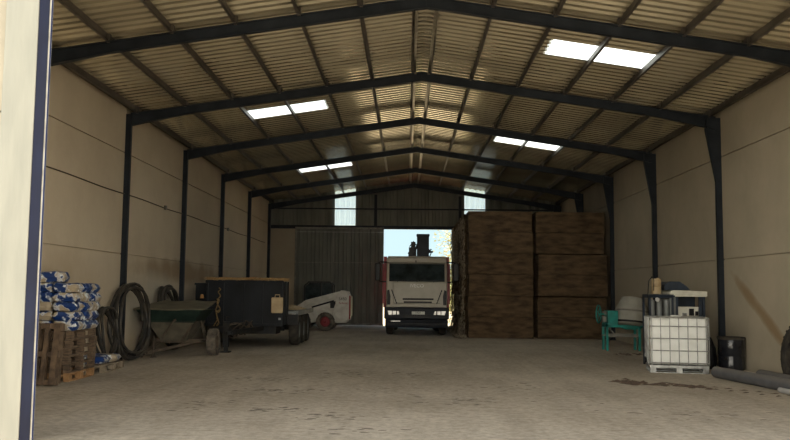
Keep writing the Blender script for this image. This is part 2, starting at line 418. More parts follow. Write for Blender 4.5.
# back wall: concrete strip, corrugated gable, lintel, girts, posts
def ribs_xz(b, x0, x1, zf0, zf1, y, pitch=.25, d=.035):
    """vertical-ribbed sheet between x0 and x1; zf0/zf1 give bottom/top heights"""
    xs = []; k = 0; x = x0
    prof_ = [(0,0),(.3,0),(.42,1),(.88,1)]
    out = []
    while x < x1-1e-6:
        for t, h in prof_:
            xx = x+t*pitch
            if xx < x1: out.append((xx, h*d))
        x += pitch
    out.append((x1, 0))
    if x0 < 0 < x1: out.append((0.0, d if any(abs(a) < .1 and h > 0 for a, h in out) else 0)); out.sort()
    vs = []
    for xx, h in out: vs += [(xx, y-h, zf0(xx)), (xx, y-h, zf1(xx))]
    b.add(vs, [(2*i,2*i+1,2*i+3,2*i+2) for i in range(len(out)-1)])
b = MB(); b.box(-WP-.2, -5.68, YB, YB+.2, 0, 2.39); b.box(-WP-.2, -5.68, YB, YB+.2, 2.41, 4.62)
b.box(2.12, WP+.2, YB, YB+.2, 0, 4.70); b.box(-WP-.2, -5.68, YB+.05, YB+.2, 0, 4.72)
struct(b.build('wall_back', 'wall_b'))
b = MB(); zt = lambda x: zroof(x)+.04; zb = lambda x: 4.70
for x0, x1 in ((-7.3,-3.83), (-2.83,2.42), (3.42,7.3)): ribs_xz(b, x0, x1, zb, zt, YB+.04, .34, .055)
struct(b.build('wall_gable_back', 'clad'))
for i, (x0, x1) in enumerate(((-3.85,-2.81), (2.40,3.44))):
    b = MB(); ribs_xz(b, x0, x1, zb, zt, YB+.045, .25, .04); struct(b.build('window_%d' % (7+i), 'gablelight'))
trim(MB().box(-7.1, 7.1, YB-.16, YB+.0, 4.60, 4.76), 'steel')       # lintel channel
trim(MB().box(-7.1, 7.1, YB-.13, YB-.03, 5.54, 5.60), 'steel')      # girt
for x in (-1.85, 2.2): trim(MB().box(x-.07, x+.07, YB-.20, YB-.0, 4.76 if x < 0 else 0, zroof(x)-.45), 'steel')
trim(MB().box(-5.70, -5.62, YB-.10, YB, 0, 4.6), 'steel')
# sliding leaf, pushed open to the left
dr = struct(MB().build('door_1', 'steel')) if False else None
d1 = bpy.data.objects.new('door_1', None); COL.objects.link(d1); d1.location = (-3.55, YB-.30, 0); struct(d1)
b = MB(); ribs_xz(b, -2.08, 2.10, lambda x: .012, lambda x: 3.0, .06, .38, .055); ribs_xz(b, -2.08, 2.10, lambda x: 2.97, lambda x: 4.66, .09, .38, .055); b.build('door_sheet', 'doorclad', d1)
b = MB()
for z0, z1 in ((.012,.11), (2.965,2.985), (4.58,4.66)): b.box(-2.12, 2.12, -.02, .02, z0, z1)
for x in (-2.10, 2.08): b.box(x-.03, x+.03, -.02, .03, .03, 4.66)
b.box(-.3, -.27, .0, .02, 3.0, 4.5)
b.build('door_frame', 'greybar', d1)
b = MB().box(-2.05, 2.05, .0, .02, 4.42, 4.44); b.build('door_rail', 'galv', d1)

# front wall: jambs, lintel
b = MB(); b.box(-WP-2.5, -4.66, YF-.3, YF, 0, 3.50); b.box(-WP-2.5, -4.66, YF-.3, YF, 3.52, 7.6)
b.box(5.5, WP+2.5, YF-.3, YF, 0, 7.6)
b.prism([(-4.9,5.4),(5.6,5.4),(5.6,zroof(5.6)-.02),(0,zroof(0)-.02),(-4.9,zroof(4.9)-.02)], 'y', YF-.2, YF-.02)
struct(b.build('wall_front', 'facade'))
trim(MB().box(-4.66, -4.305, YF-.36, YF, 0, 5.4), 'plaster', .006)
b = MB().box(-4.305, -4.175, YF-.35, YF-.30, 0, 5.4); trim(b, 'navy', .004); trim(MB().box(-4.181, -4.172, YF-.37, YF-.35, 0, 5.4), 'greybar')  # the thin grey strip is a modelled edge highlight on the navy jamb
trim(MB().box(5.34, 5.5, YF-.34, YF-.02, 0, 5.4), 'navy', .004)

# conduit on the left wall
c = thing('wall_conduit', (-WP+.02, 24, 3.86), 'thin grey conduit running level along the cream wall above the machinery', 'conduit')
MB().tube([(0, y-24, .012*math.sin(y*1.3)) for y in [YF+.3+.6*i for i in range(50)]], .014, 6).build('conduit_tube', 'rust', c)
for y in (22.6, 30.6):
    MB().box(-.015, .05, y-24-.05, y-24+.05, -.05, .06).build('junction_box', 'greybar', c, .006)

# ------------------------------------------------------------------ left side: pallets and sacks
def pallet_mb(L_=1.2, D_=.8, H=.144, b=None):
    """pallet: length L_ along y, depth D_ along x"""
    b = b or MB()
    for i in range(5):
        x = -D_/2 + .05 + i*(D_-.1)/4; wd = .0725 if i in (0,2,4) else .05
        b.box(x-wd*.68, x+wd*.68, -L_/2, L_/2, H-.022, H)
    for y in (-L_/2+.05, 0, L_/2-.05):
        b.box(-D_/2, D_/2, y-.05, y+.05, H-.044, H-.023)
    for x in (-D_/2+.05, 0, D_/2-.05):
        b.box(x-.05, x+.05, -L_/2, L_/2, 0, .022)
    return b
def make_pallet(m, label, loc, rz=0, group=None):
    b = pallet_mb()
    for y in (-.53, 0, .53):
        for x in (-.35, 0, .35): b.box(x-.05, x+.05, y-.07, y+.07, .021, .101)
    t = b.build('wooden_pallet', m, loc=loc); t.rotation_euler.z = rz
    return tag(t, label, 'pallet', group)
names = ['lowest', 'second from the floor', 'third from the floor', 'fourth from the floor', 'fifth from the floor', 'sixth from the floor', 'topmost']
PX, PY = -6.58, 15.12
first = None
for i in range(6):
    nm = ['lowest','second lowest','third lowest','fourth lowest','second highest','topmost'][i]
    lab = '%s weathered wooden pallet in the pile under the blue and white sacks' % nm
    if i == 0: lab = 'fresh orange-brown wooden pallet at the bottom of the pile under the blue and white sacks'
    m = 'woodnew' if i == 0 else 'wood'
    if i < 2:
        p_ = make_pallet(m, lab, (PX, PY, 0), group='pallets piled under the sacks'); first = p_
    else:
        p_ = copy_tree(first); p_['label'] = lab
    p_.location = (PX+random.uniform(-.02,.02), PY+random.uniform(-.03,.03), .1465*i+.001); p_.rotation_euler.z = R(random.uniform(-1.5,1.5))
# pallets stood on end against the pile
for i, (x, y, lean, rz, lab) in enumerate((
    (-6.60, 14.235, 6, 2, 'weathered pallet stood on end, leaning against the pile of pallets by the cream wall'),
    (-6.50, 13.98, 8, -5, 'foremost weathered pallet stood on end, leaning on another upright pallet'),)):
    t = copy_tree(first); t['label'] = lab; t['group'] = 'pallets stood on end against the pile'
    t.rotation_euler = (R(-90+lean), R(0), R(rz)); t.location = (x, y, 0)
    # stand it on its short edge: length vertical
    t.matrix_world = Matrix.Translation((x, y, .512)) @ Matrix.Rotation(R(rz), 4, 'Z') @ Matrix.Rotation(R(90-lean), 4, 'X') @ Matrix.Scale(.84, 4, (0,1,0))
ZT = .882
def sack_mb(lx, ly, h, seed, n=14):
    rnd = random.Random(seed); b = MB(); vs = []; off = Vector((rnd.random()*30, rnd.random()*30, 0))
    for sgn in (1, -1):
        for i in range(n+1):
            for j in range(n+1):
                u = -1+2*i/n; v = -1+2*j/n
                hh = (max(0, 1-abs(u)**6)*max(0, 1-abs(v)**6))**.36
                z = sgn*h/2*hh
                nn = noise.noise(Vector((u*1.7, v*1.7, sgn*2))+off)
                z += nn*h*.13*(hh)
                ex = 1-.035*abs(v)**3; ey = 1-.035*abs(u)**3
                vs.append((u*lx/2*ex+nn*.008, v*ly/2*ey, z))
    fs = []; m_ = (n+1)*(n+1)
    for i in range(n):
        for j in range(n):
            a = i*(n+1)+j; fs.append((a, a+n+1, a+n+2, a+1)); fs.append((m_+a, m_+a+1, m_+a+n+2, m_+a+n+1))
    ring = [(0,j) for j in range(n)]+[(i,n) for i in range(n)]+[(n,j) for j in range(n,0,-1)]+[(i,0) for i in range(n,0,-1)]
    for k in range(len(ring)):
        a = ring[k]; c = ring[(k+1) % len(ring)]
        ia = a[0]*(n+1)+a[1]; ic = c[0]*(n+1)+c[1]; fs.append((ia, ic, m_+ic, m_+ia))
    b.add(vs, fs, True); return b
protos = []
lay = ['bottom', 'second', 'third', 'fourth', 'top']
cols = [(-.215,-.39,'by the wall at the doorway end'), (-.215,0,'by the wall in mid pile'), (-.215,.39,'by the wall at the far end'),
        (.235,-.39,'on the aisle side at the doorway end'), (.235,0,'on the aisle side in mid pile'), (.235,.39,'on the aisle side at the far end')]
k = 0
for L_ in range(5):
    for (dx, dy, where) in cols:
        if k < 6:
            o = sack_mb(.45, .400, .170, 100+k).build('fertiliser_sack', 'bag'); protos.append(o)
        else:
            o = protos[(k*5+L_) % 6].copy(); COL.objects.link(o); o.rotation_euler.z = R(180*(k % 2))
        tag(o, '%s layer blue and white plastic sack %s' % (lay[L_], where), 'sack', 'sacks piled on the pallets')
        o.location = (PX+dx+random.uniform(-.012,.03), PY+dy+random.uniform(-.01,.01)+.0, ZT+.086+L_*.166)
        o.rotation_euler.z += R(random.uniform(-3,3)); k += 1
o = sack_mb(.50, .40, .20, 300).build('fertiliser_sack', 'bag'); o.location = (PX-.08, PY-.32, ZT+.086+4*.166+.185); o.rotation_euler = (0, R(-1), R(6))
tag(o, 'single blue and cream sack lying loose on top of the sack pile', 'sack', 'sacks piled on the pallets')
# low pallet with a few sacks further along the wall
p_ = make_pallet('woodpale', 'pale wooden pallet lying on the floor with two sacks, beside the black hose coils', (-6.57, 16.72, .001), R(2))
for i, (dx, dy, dz, lab) in enumerate(((-.02,-.24,.225,'creased blue and white sack on the low pale pallet, nearer the doorway'), (.03,.26,.225,'slumped blue and white sack on the low pale pallet, nearer the grey hopper'),)):
    o = sack_mb(.70, .46, .15, 400+i).build('fertiliser_sack', 'bag'); o.location = (-6.55+dx, 16.72+dy, dz); o.rotation_euler.z = R(2+5*i)
    tag(o, lab, 'sack', 'sacks on the low pallet')
o = sack_mb(.3, .3, .22, 420).build('crumpled_sack', 'offwhite'); o.location = (-6.66, 15.98, .115); tag(o, 'crumpled empty white sack on the floor between the pallet pile and the low pallet', 'sack')

# ------------------------------------------------------------------ hose coils leaning on the wall
def coil(cx_, cy, cz, r, turns, tilt, seed, label, rr=.038, sx=1.0, rz=0):
    rnd = random.Random(seed); pts = []; n = 26
    for i in range(turns*n):
        t = 2*math.pi*i/n; k = i/n
        rad = r*(1-.05*math.sin(k*2.3+seed)-.035*(k % 3)) + .05*math.sin(2*t+seed)
        off = (k-turns/2)*.046
        pts.append(Vector((off+.03*math.sin(3*t+k), rad*sx*math.cos(t), rad*math.sin(t)*(1.02))))
    mt_ = Matrix.Rotation(R(rz), 4, 'Z') @ Matrix.Rotation(R(tilt), 4, 'Y')
    pts = [mt_ @ p for p in pts]; zmin = min(p.z for p in pts)
    b = MB().tube([p-Vector((0,0,zmin-rr-.002)) for p in pts], rr, 7)
    o = b.build('hose_coil', 'hose', loc=(cx_, cy, cz)); tag(o, label, 'hose', 'coils of black hose by the wall'); return o
coil(-6.62, 18.98, 0, .88, 6, -5, 1, 'tallest coil of thick black hose leaning on the wall in front of the hopper', .034, sx=.80, rz=-13)
coil(-6.76, 17.86, 0, .62, 5, -4, 2, 'smaller coil of black hose leaning on the wall beside the low pallet', .032, sx=.75, rz=-3)
coil(-6.66, 22.35, 0, .80, 5, -8, 3, 'coil of black hose leaning on the wall behind the hopper and its sheet cover', .040)

# ------------------------------------------------------------------ fertiliser spreader (hopper on two wheels)
sp_ = thing('fertiliser_spreader', (-5.93, 20.72, 0), 'dusty trailed hopper spreader with dark green rim band and sheet cover on two wheels', 'spreader', R(0))
hx0, hx1 = -.93, .72
b = MB()
# band (four sloped sides)
def frustum(b, x0, x1, y0, y1, z0, X0, X1, Y0, Y1, z1, caps=True):
    vs = [(x0,y0,z0),(x1,y0,z0),(x1,y1,z0),(x0,y1,z0),(X0,Y0,z1),(X1,Y0,z1),(X1,Y1,z1),(X0,Y1,z1)]
    fs = [(0,1,5,4),(1,2,6,5),(2,3,7,6),(3,0,4,7)] + ([(3,2,1,0),(4,5,6,7)] if caps else [])
    return b.add(vs, fs)
frustum(b, -.74, .42, -.42, .62, .84, -1.00, .66, -.55, .75, 1.13)
b.box(-1.02, .68, -.57, -.53, 1.11, 1.145); b.box(-.76, .44, -.45, -.41, .82, .85)
b.build('hopper_rim', 'hopper', sp_, .006)
b = MB(); frustum(b, -.42, .14, -.14, .30, .30, -.74, .42, -.42, .62, .84); b.build('hopper_cone', 'hopperlow', sp_, .004)
b = MB(); vs = []; nx, ny = 10, 6
for j in range(ny+1):
    for i in range(nx+1):
        u, v = i/nx, j/ny
        x = (-1.03+1.74*u)*(1-v) + (-.62+1.30*u)*v; y = -.58+1.36*v
        z = 1.15+.20*v + .012*math.sin(9*u+3*v) - .02*abs(math.sin(u*math.pi*2))*v
        vs.append((x, y, z))
top = len(vs); vs += [(x, y, z-.03) for x, y, z in vs]
fs = []
for j in range(ny):
    for i in range(nx):
        a = j*(nx+1)+i; fs.append((a,a+1,a+nx+2,a+nx+1)); fs.append((top+a+nx+1,top+a+nx+2,top+a+1,top+a))
for i in range(nx): fs.append((i, top+i, top+i+1, i+1)); a = ny*(nx+1)+i; fs.append((a+1, top+a+1, top+a, a))
for j in range(ny): a = j*(nx+1); fs.append((a+nx+1, top+a+nx+1, top+a, a)); a += nx; fs.append((a, top+a, top+a+nx+1, a+nx+1))
b.add(vs, fs); b.build('sheet_cover', 'lid', sp_)
b = MB()
b.beam((-.80,.05,.36),(.78,.05,.36),.07,.07)
for p, q in (((-.5,-.40,.36),(.60,-.40,.36)), ((-.5,-.4,.36),(-.5,.3,.36)), ((.6,-.4,.36),(.6,.3,.36)), ((.62,.05,.36),(.40,.3,.86)), ((-.5,.05,.36),(-.68,.3,.86)), ((.42,-.38,.84),(.05,-.30,.30))):
    b.beam(p, q, .045, .045)
b.build('frame', 'rust', sp_)
b = MB()
b.beam((-.42,-.38,.34),(-.56,-1.25,.13),.05,.06); b.beam((.42,-.38,.34),(-.50,-1.25,.13),.05,.06); b.box(-.62,-.44,-1.42,-1.22,.09,.16); b.tube([(-.53,-1.47,.05),(-.53,-1.47,.20)],.05,12)
b.build('drawbar', 'rust', sp_)
b = MB(); b.tube([(-.40,-.92,.0),(-.40,-.92,.50)],.028,10); b.box(-.46,-.34,-.98,-.86,0,.02); b.build('jack_stand', 'rust', sp_)
b = MB(); b.tube([(-.30,-.62,.44),(-.06,-.50,.86)],.02,8); b.tube([(-.06,-.50,.86),(.0,-.49,.88)],.03,8); b.build('control_lever', 'rust', sp_)
def wheel(parent, x, y, r, w_, tyre='rubber', rim='rust', rim_r=.5, name='wheel', axis=(1,0,0), out=1, lugs=0):
    h = w_/2
    o = MB().lathe([(r*rim_r,-h*.8),(r*.72,-h),(r*.93,-h*.9),(r,-h*.55),(r,h*.55),(r*.93,h*.9),(r*.72,h),(r*rim_r,h*.8)], (x,y,r+.001), axis, 28, cap=False)
    if lugs:
        ax = Vector(axis).normalized(); a, c = frame_of(ax)
        for i in range(lugs):
            for s_ in (-1, 1):
                t = 2*math.pi*(i+(.5 if s_ > 0 else 0))/lugs
                d1_ = a*math.cos(t)+c*math.sin(t); t2 = t+.12; d2_ = a*math.cos(t2)+c*math.sin(t2); cc = Vector((x,y,r+.001))
                o.beam(cc+d1_*(r-.004)+ax*s_*h*.08, cc+d2_*(r-.012)+ax*s_*h*.9, .035, .03)
    t_ = o.build(name, tyre, parent)
    MB().lathe([(.02,out*h*.35),(r*.16,out*h*.55),(r*.18,out*h*.2),(r*rim_r*.8,out*h*.15),(r*rim_r*.92,out*h*.6),(r*rim_r*1.02,out*h*.82),(r*rim_r*1.02,-out*h*.8),(.02,-out*h*.7)], (x,y,r+.001), axis, 24).build('rim', rim, t_)
    return t_
wheel(sp_, -.83, .05, .325, .24, 'dustrubber', 'rust', .5, out=-1, lugs=18)
wheel(sp_, .80, .05, .325, .24, 'dustrubber', 'rust', .5, lugs=18)

# ------------------------------------------------------------------ dark box trailer
tr = thing('box_trailer', (-4.88, 23.3, 0), 'long blue-black farm trailer with a tall front box and three axles, beside the spreader', 'trailer')
b = MB(); b.box(-1.07, 1.06, 0, .05, .64, 1.86)
for x in (-1.05, -.60, -.02, .50, 1.04): b.box(x-.03, x+.03, -.035, .0, .64, 1.88)
b.box(-1.10, 1.09, -.04, .02, 1.82, 1.90); b.box(-1.10, 1.09, -.04, .02, .62, .69)
b.build('front_panel', 'trailer', tr, .004)
b = MB(); b.box(1.02, 1.07, .05, 1.05, .64, 1.86); b.box(-1.07, -1.02, .05, 1.05, .64, 1.86); b.box(-1.07, 1.07, 1.0, 1.05, .64, 1.86); b.box(-1.02,1.02,.05,1.0,1.60,1.66)
for y in (.0, .5, 1.02): b.box(1.07, 1.10, y, y+.05, .64, 1.88)
b.build('side_panel', 'trailer', tr)
b = MB(); b.box(-1.52, -1.10, .55, .62, .95, 1.80); b.box(-1.55,-1.08,.53,.64,1.76,1.82); b.box(-1.5,-1.42,.5,4.6,.95,1.2); b.build('left_bulkhead', 'trailer', tr)
b = MB(); b.box(-1.45, 1.38, 1.06, 4.9, .95, 1.02); b.box(1.33, 1.40, 1.0, 4.9, .90, 1.04); b.build('load_deck', 'greysheet', tr)
b = MB(); b.box(-1.15, 1.40, .98, 1.02, .62, .93); b.build('mud_flap', 'black', tr)
b = MB(); b.box(-.55,-.43,.1,4.9,.50,.66); b.box(.43,.55,.1,4.9,.50,.66)
for y in (.3, 1.65, 2.7, 3.75, 4.7): b.box(-.9,.9,y-.05,y+.05,.42,.52)
b.box(-1.0,.9,.1,.9,.40,.63); b.build('chassis', 'chassis', tr)
b = MB(); b.beam((-.5,.1,.56),(-.02,-1.6,.52),.10,.12); b.beam((.5,.1,.56),(.02,-1.6,.52),.10,.12); b.box(-.09,.09,-1.85,-1.5,.46,.58); b.lathe([(.03,-.03),(.09,-.03),(.09,.03),(.03,.03)],(0,-1.92,.52),(0,0,1),18); b.build('drawbar', 'chassis', tr)
b = MB(); b.box(-.22,-.08,-1.62,-1.48,.14,.80); b.box(-.20,-.10,-1.60,-1.50,.02,.2); b.box(-.27,-.03,-1.68,-1.42,0,.03); b.tube([(-.15,-1.55,.8),(-.15,-1.55,.92),(-.05,-1.62,.92)],.018,8); b.build('landing_leg', 'chassis', tr)
for y in (1.65, 2.70, 3.75):
    wheel(tr, 1.23, y, .455, .30, 'rubber', 'greysheet', .5); wheel(tr, -1.23, y, .455, .30, 'rubber', 'greysheet', .5, out=-1)
o = MB().lathe([(.02,0),(.055,0),(.055,.02),(.045,.10),(.02,.115)], (-1.22,.10,1.38), (0,0,1), 14).build('amber_light', 'orange', tr)
MB().box(-1.26,-1.08,.05,.14,1.34,1.38).build('light_bracket', 'trailer', tr)
MB().box(.98, 1.05, -.05, -.035, .80, .86).build('reflector', 'lamp', tr)
# jerrycan hanging on the front panel
jc = thing('jerrycan', (-3.93, 23.22, .99), 'beige plastic jerrycan hung on the front of the dark trailer box', 'jerrycan')
MB().box(-.165,.165,-.10,.02,0,.44).build('can_body', 'beigepl', jc, .03)
MB().tube([(-.07,-.04,.43),(-.06,-.04,.51),(.06,-.04,.51),(.07,-.04,.43)],.014,8).build('handle', 'beigepl', jc)
MB().lathe([(.03,0),(.03,.05)],(.11,-.04,.44),(0,0,1),12).build('cap', 'black', jc)
# rope
rn = random.Random(4); pts = []
for i in range(70):
    t = i/69; pts.append((.035*math.sin(t*38)+.02*math.sin(t*13), -.02-.018*math.cos(t*38), -1.0*t*(1-.15*math.sin(t*19))))
b = MB().tube([Vector(p) for p in pts], .017, 6); b.tube([(.02,-.01,-.35),(-.07,-.03,-.6),(-.02,-.02,-.9),(-.12,-.03,-1.06)], .02, 6)
o = b.build('rope_hank', 'rope', loc=(-5.58, 23.22, 1.68)); tag(o, 'frayed yellow rope hanging down the front corner of the dark trailer box', 'rope')
# tangle of pale hose on the drawbar
b = MB()
for i in range(6):
    pts = []
    for j in range(16):
        t = 2*math.pi*j/15
        pts.append((.17*math.cos(t)*(1+.3*math.sin(i))+.09*i-.32+.05*math.sin(3*t+i), -.02*i+.05*math.sin(2*t), .17*math.sin(t+.4*i)+.06*math.sin(i*2+2*t)+.06*(i % 2)))
    b.tube(pts, .014, 6)
o = b.build('hose_tangle', 'rust', loc=(-4.80, 22.98, .52)); tag(o, 'tangle of dusty thin hoses draped over the trailer drawbar', 'hose')
# loose straw along the top of the box
b = MB(); rn = random.Random(11)
for i in range(1500):
    x = rn.uniform(-1.12,1.10); y = rn.uniform(-.06,1.04); z = 1.90+rn.uniform(0,.06)+.04*noise.noise(Vector((x*3,y*3,0)))
    a = rn.uniform(0,math.pi); l = rn.uniform(.05,.13); dz = rn.uniform(-.03,.03)
    b.beam((x-l*math.cos(a),y-l*math.sin(a)*.6,z-dz),(x+l*math.cos(a),y+l*math.sin(a)*.6,z+dz),.008,.006)
vs = []
for i in range(25):
    for j in range(11):
        x = -1.08+2.14*i/24; y = -.03+1.06*j/10; vs.append((x, y, 1.905+.03*noise.noise(Vector((x*5,y*5,3)))+.012))
b.add(vs, [(i*11+j,(i+1)*11+j,(i+1)*11+j+1,i*11+j+1) for i in range(24) for j in range(10)])
o = b.build('loose_straw', 'straw', loc=(-4.88, 23.3, 0)); tag(o, 'golden loose straw heaped along the top of the dark trailer box', 'straw', kind='stuff')
b = MB()
for i in range(260):
    r_ = rn.uniform(0,1)**.6; t = rn.uniform(0,6.28); x = .45*r_*math.cos(t); y = .8*r_*math.sin(t); z = .13*(1-r_)+rn.uniform(0,.03)
    a = rn.uniform(0,3.14); b.beam((x-.06*math.cos(a),y-.06*math.sin(a),z),(x+.06*math.cos(a),y+.06*math.sin(a),z+.01),.012,.008)
frustum(b, -.42,.42,-.7,.7,0,-.12,.12,-.3,.3,.12)
o = b.build('straw_scrap', 'beigepl', loc=(-3.98, 26.4, 1.022)); tag(o, 'small pale heap of spilled grain straw on the trailer deck by the loader arm', 'straw', kind='stuff')

# ------------------------------------------------------------------ skid steer loader, facing the wall side
sk = thing('skid_steer_loader', (-3.66, 34.75, 0), 'white compact skid steer loader with red wheel rim and dark cab near the sliding door', 'loader')
y0, y1 = -.72, .72
body = [(-.95,.32),(.86,.32),(.96,.50),(.98,1.30),(.90,1.50),(.62,1.56),(.40,1.42),(.10,1.30),(-.70,1.15),(-.98,.95)]
MB().prism(body, 'y', y0+.14, y1-.14).build('body_shell', 'skidw', sk, .02)
for s_ in (-1, 1):
    yy = s_*.66
    # rear upright tower and side tank
    MB().prism([(.30,.78),(.62,.40),(.97,.42),(1.00,1.32),(.90,1.60),(.66,1.66),(.46,1.50),(.42,1.10)], 'y', yy-.09, yy+.09).build('side_tower', 'skidw', sk, .015)
    MB().prism([(-.98,.42),(-.35,.36),(.30,.40),(.34,.78),(-.30,.86),(-.96,.80)], 'y', yy-.05, yy+.06).build('side_skirt', 'skidw', sk, .01)
    MB().prism([(.90,1.56),(.55,1.60),(-.80,1.24),(-1.22,.95),(-1.45,.48),(-1.32,.42),(-1.08,.84),(-.70,1.08),(.55,1.40),(.88,1.36)], 'y', yy-.07, yy+.05).build('lift_arm', 'skidw', sk, .01)
    MB().tube([(-.55,yy,.95),(.35,yy,1.22)], .035, 10).build('lift_cylinder', 'black', sk)
    for x in (-.95, .03):
        wheel(sk, x, s_*.80, .37, .26, 'dustrubber', 'redink', .56, axis=(0,1,0), out=s_, lugs=16)
b = MB(); b.prism([(-.86,.95),(.22,1.0),(.24,1.86),(.14,1.95),(-.70,1.95),(-.88,1.80)], 'y', -.42, .42); b.build('cab_glass', 'glass', sk, .02)
b = MB()
for yy in (-.45, .45):
    for p, q in (((-.88,yy,.95),(-.90,yy,1.82)), ((-.90,yy,1.82),(-.72,yy,1.98)), ((-.72,yy,1.98),(.16,yy,1.98)), ((.16,yy,1.98),(.27,yy,1.86)), ((.27,yy,1.86),(.25,yy,1.0)), ((-.2,yy,1.98),(-.2,yy,1.0))): b.beam(p, q, .045, .05)
b.box(-.74,.18,-.47,.47,1.96,2.01); b.build('cab_frame', 'black', sk)
b = MB(); b.prism([(-1.32,.0+.02),(-1.95,.04),(-2.0,.10),(-1.62,.16),(-1.44,.62),(-1.30,.66)], 'y', -.82, .82); b.build('bucket', 'rust', sk)
MB().box(.985,1.035,-.80,-.62,.48,1.44).build('tail_lamp_panel', 'redink', sk, .01)
MB().box(1.0,1.04,-.5,.5,.6,1.4).build('rear_grille', 'black', sk)
MB().box(.20,.52,-.64,-.58,.92,1.20).build('engine_vent', 'black', sk)
text('lettering', 'S450', .17, 'ink', sk, (.72,-.757,1.30), (R(90),0,0))
text('lettering', 'Bobcat', .13, 'redink', sk, (.74,-.757,1.13), (R(90),0,0))

# ------------------------------------------------------------------ lorry with crane
tk = thing('crane_lorry', (.05, 30.8, 0), 'cream-cabbed lorry with red body and folded loading crane, parked in the far doorway facing out', 'lorry')
cw = 1.13
# cab shell: side profile (y,z) swept across
shell = [(.0,1.02),(.02,1.95),(.22,2.74),(.34,2.90),(1.75,2.98),(1.80,1.02)]
b = MB(); b.prism([(y,z) for y,z in shell], 'x', -cw, cw); b.build('cab', 'cream', tk, .05)
b = MB(); b.prism([(-.012,2.00),(.185,2.66),(.24,2.66),(.05,2.00)], 'x', -1.03, 1.03); b.build('windscreen', 'glass', tk, .01)
b = MB(); b.prism([(.12,2.68),(-.14,2.70),(-.16,2.86),(.10,2.94),(.3,2.92)], 'x', -1.08, 1.08); b.build('sun_visor', 'cream', tk, .02)
MB().box(-.06,-.02,-.15,-.13,2.70,2.86).build('visor_joint', 'black', tk)
# dash objects seen through the windscreen edge, wipers
b = MB()
for x in (-.72, .0, .62): b.beam((x-.30,-.035,2.02),(x+.30,-.02,2.06),.02,.02); b.beam((x,-.035,1.98),(x+.05,-.03,2.05),.03,.02)
b.build('wiper', 'black', tk)
b = MB(); b.prism([(-.05,1.97),(-.07,1.20),(-.02,1.18),(.05,1.96)], 'x', -.86, .86)
b.build('front_panel', 'cream', tk, .02)
b = MB(); b.box(-.52,.62,-.085,-.05,1.32,1.385); b.box(-.48,.56,-.085,-.05,1.21,1.27); b.build('grille_slot', 'black', tk)
for s_ in (-1, 1):
    MB().prism([(s_*.98,1.14),(s_*1.10,1.14),(s_*1.10,1.66),(s_*1.02,1.70),(s_*.97,1.45)], 'y', -.03, .01).build('side_vent', 'black', tk)
    b = MB()
    b.beam((s_*.93,-.058,1.70),(s_*.74,-.070,1.18),.022,.03)
    for i in range(6): x = s_*(.92-.035*i); z = 1.66-.09*i; b.box(x-.018, x+.018, -.08, -.045, z-.03, z+.03)
    b.build('panel_seam', 'black', tk)
b = MB(); b.prism([(-.10,.62),(-.12,1.04),(.10,1.06),(.35,1.04),(.35,.62)], 'x', -1.20, 1.20); b.prism([(-.05,.30),(-.10,.60),(.35,.62),(.30,.30)], 'x', -1.16, 1.16); b.build('bumper', 'bumper', tk, .03)
b = MB(); b.box(-.5,.5,-.135,-.11,.66,.78); b.box(-1.1,1.1,-.12,-.09,.42,.46); b.build('lower_grille', 'black', tk)
for s_ in (-1, 1):
    b = MB(); b.prism([(s_*.62,.78),(s_*1.03,.76),(s_*1.08,.93),(s_*.66,.91)], 'y', -.15, -.10); b.build('headlamp', 'lamp', tk, .01)
    for xa, xb in ((.72,.76),(.88,.91)): MB().box(min(s_*xa,s_*xb), max(s_*xa,s_*xb), -.155, -.148, .77, .92).build('headlamp_divider', 'black', tk)
    # steps
    # mirrors
    for pp in ([(s_*1.12,.15,2.72),(s_*1.36,.02,2.72),(s_*1.45,.0,2.66)], [(s_*1.12,.15,1.98),(s_*1.36,.02,2.0),(s_*1.45,.0,2.06)]): MB().tube(pp,.02,8).build('mirror_arm', 'black', tk)
    MB().box(min(s_*1.35,s_*1.55), max(s_*1.35,s_*1.55), -.04, .08, 2.02, 2.68).build('mirror', 'black', tk, .03)
    wheel(tk, s_*1.00, .75+.35, .50, .30, 'rubber', 'greysheet', .52, out=s_)
    for y in (4.2, 5.5): wheel(tk, s_*.98, y, .50, .50, 'rubber', 'greysheet', .52, out=s_)
    b = MB(); b.prism([(.45,1.0),(.62,.6),(.75,.6),(.75,1.04)], 'x', min(s_*1.02,s_*1.2), max(s_*1.02,s_*1.2)); b.build('wheel_arch', 'black', tk)
pl = MB().box(-.18,.30,-.145,-.125,.79,.90).build('number_plate', 'platew', tk, .004)
text('plate_lettering', '1727', .10, 'ink', pl, (.05,-.148,.845), (R(90),0,0), .002)
text('badge_lettering', 'IVECO', .18, 'inklight', tk, (.0,-.085,1.84), (R(90),0,0))
b = MB(); b.box(-.45,.45,-.15,8.0,.62,.80) if False else b.box(-.45,.45,.4,8.0,.62,.82); b.box(-.9,.9,.9,1.3,.42,.58); b.build('chassis', 'chassis', tk)
b = MB(); b.box(-.95,-.6,-.112,-.10,.52,.56); b.build('fog_lamp', 'lamp', tk)
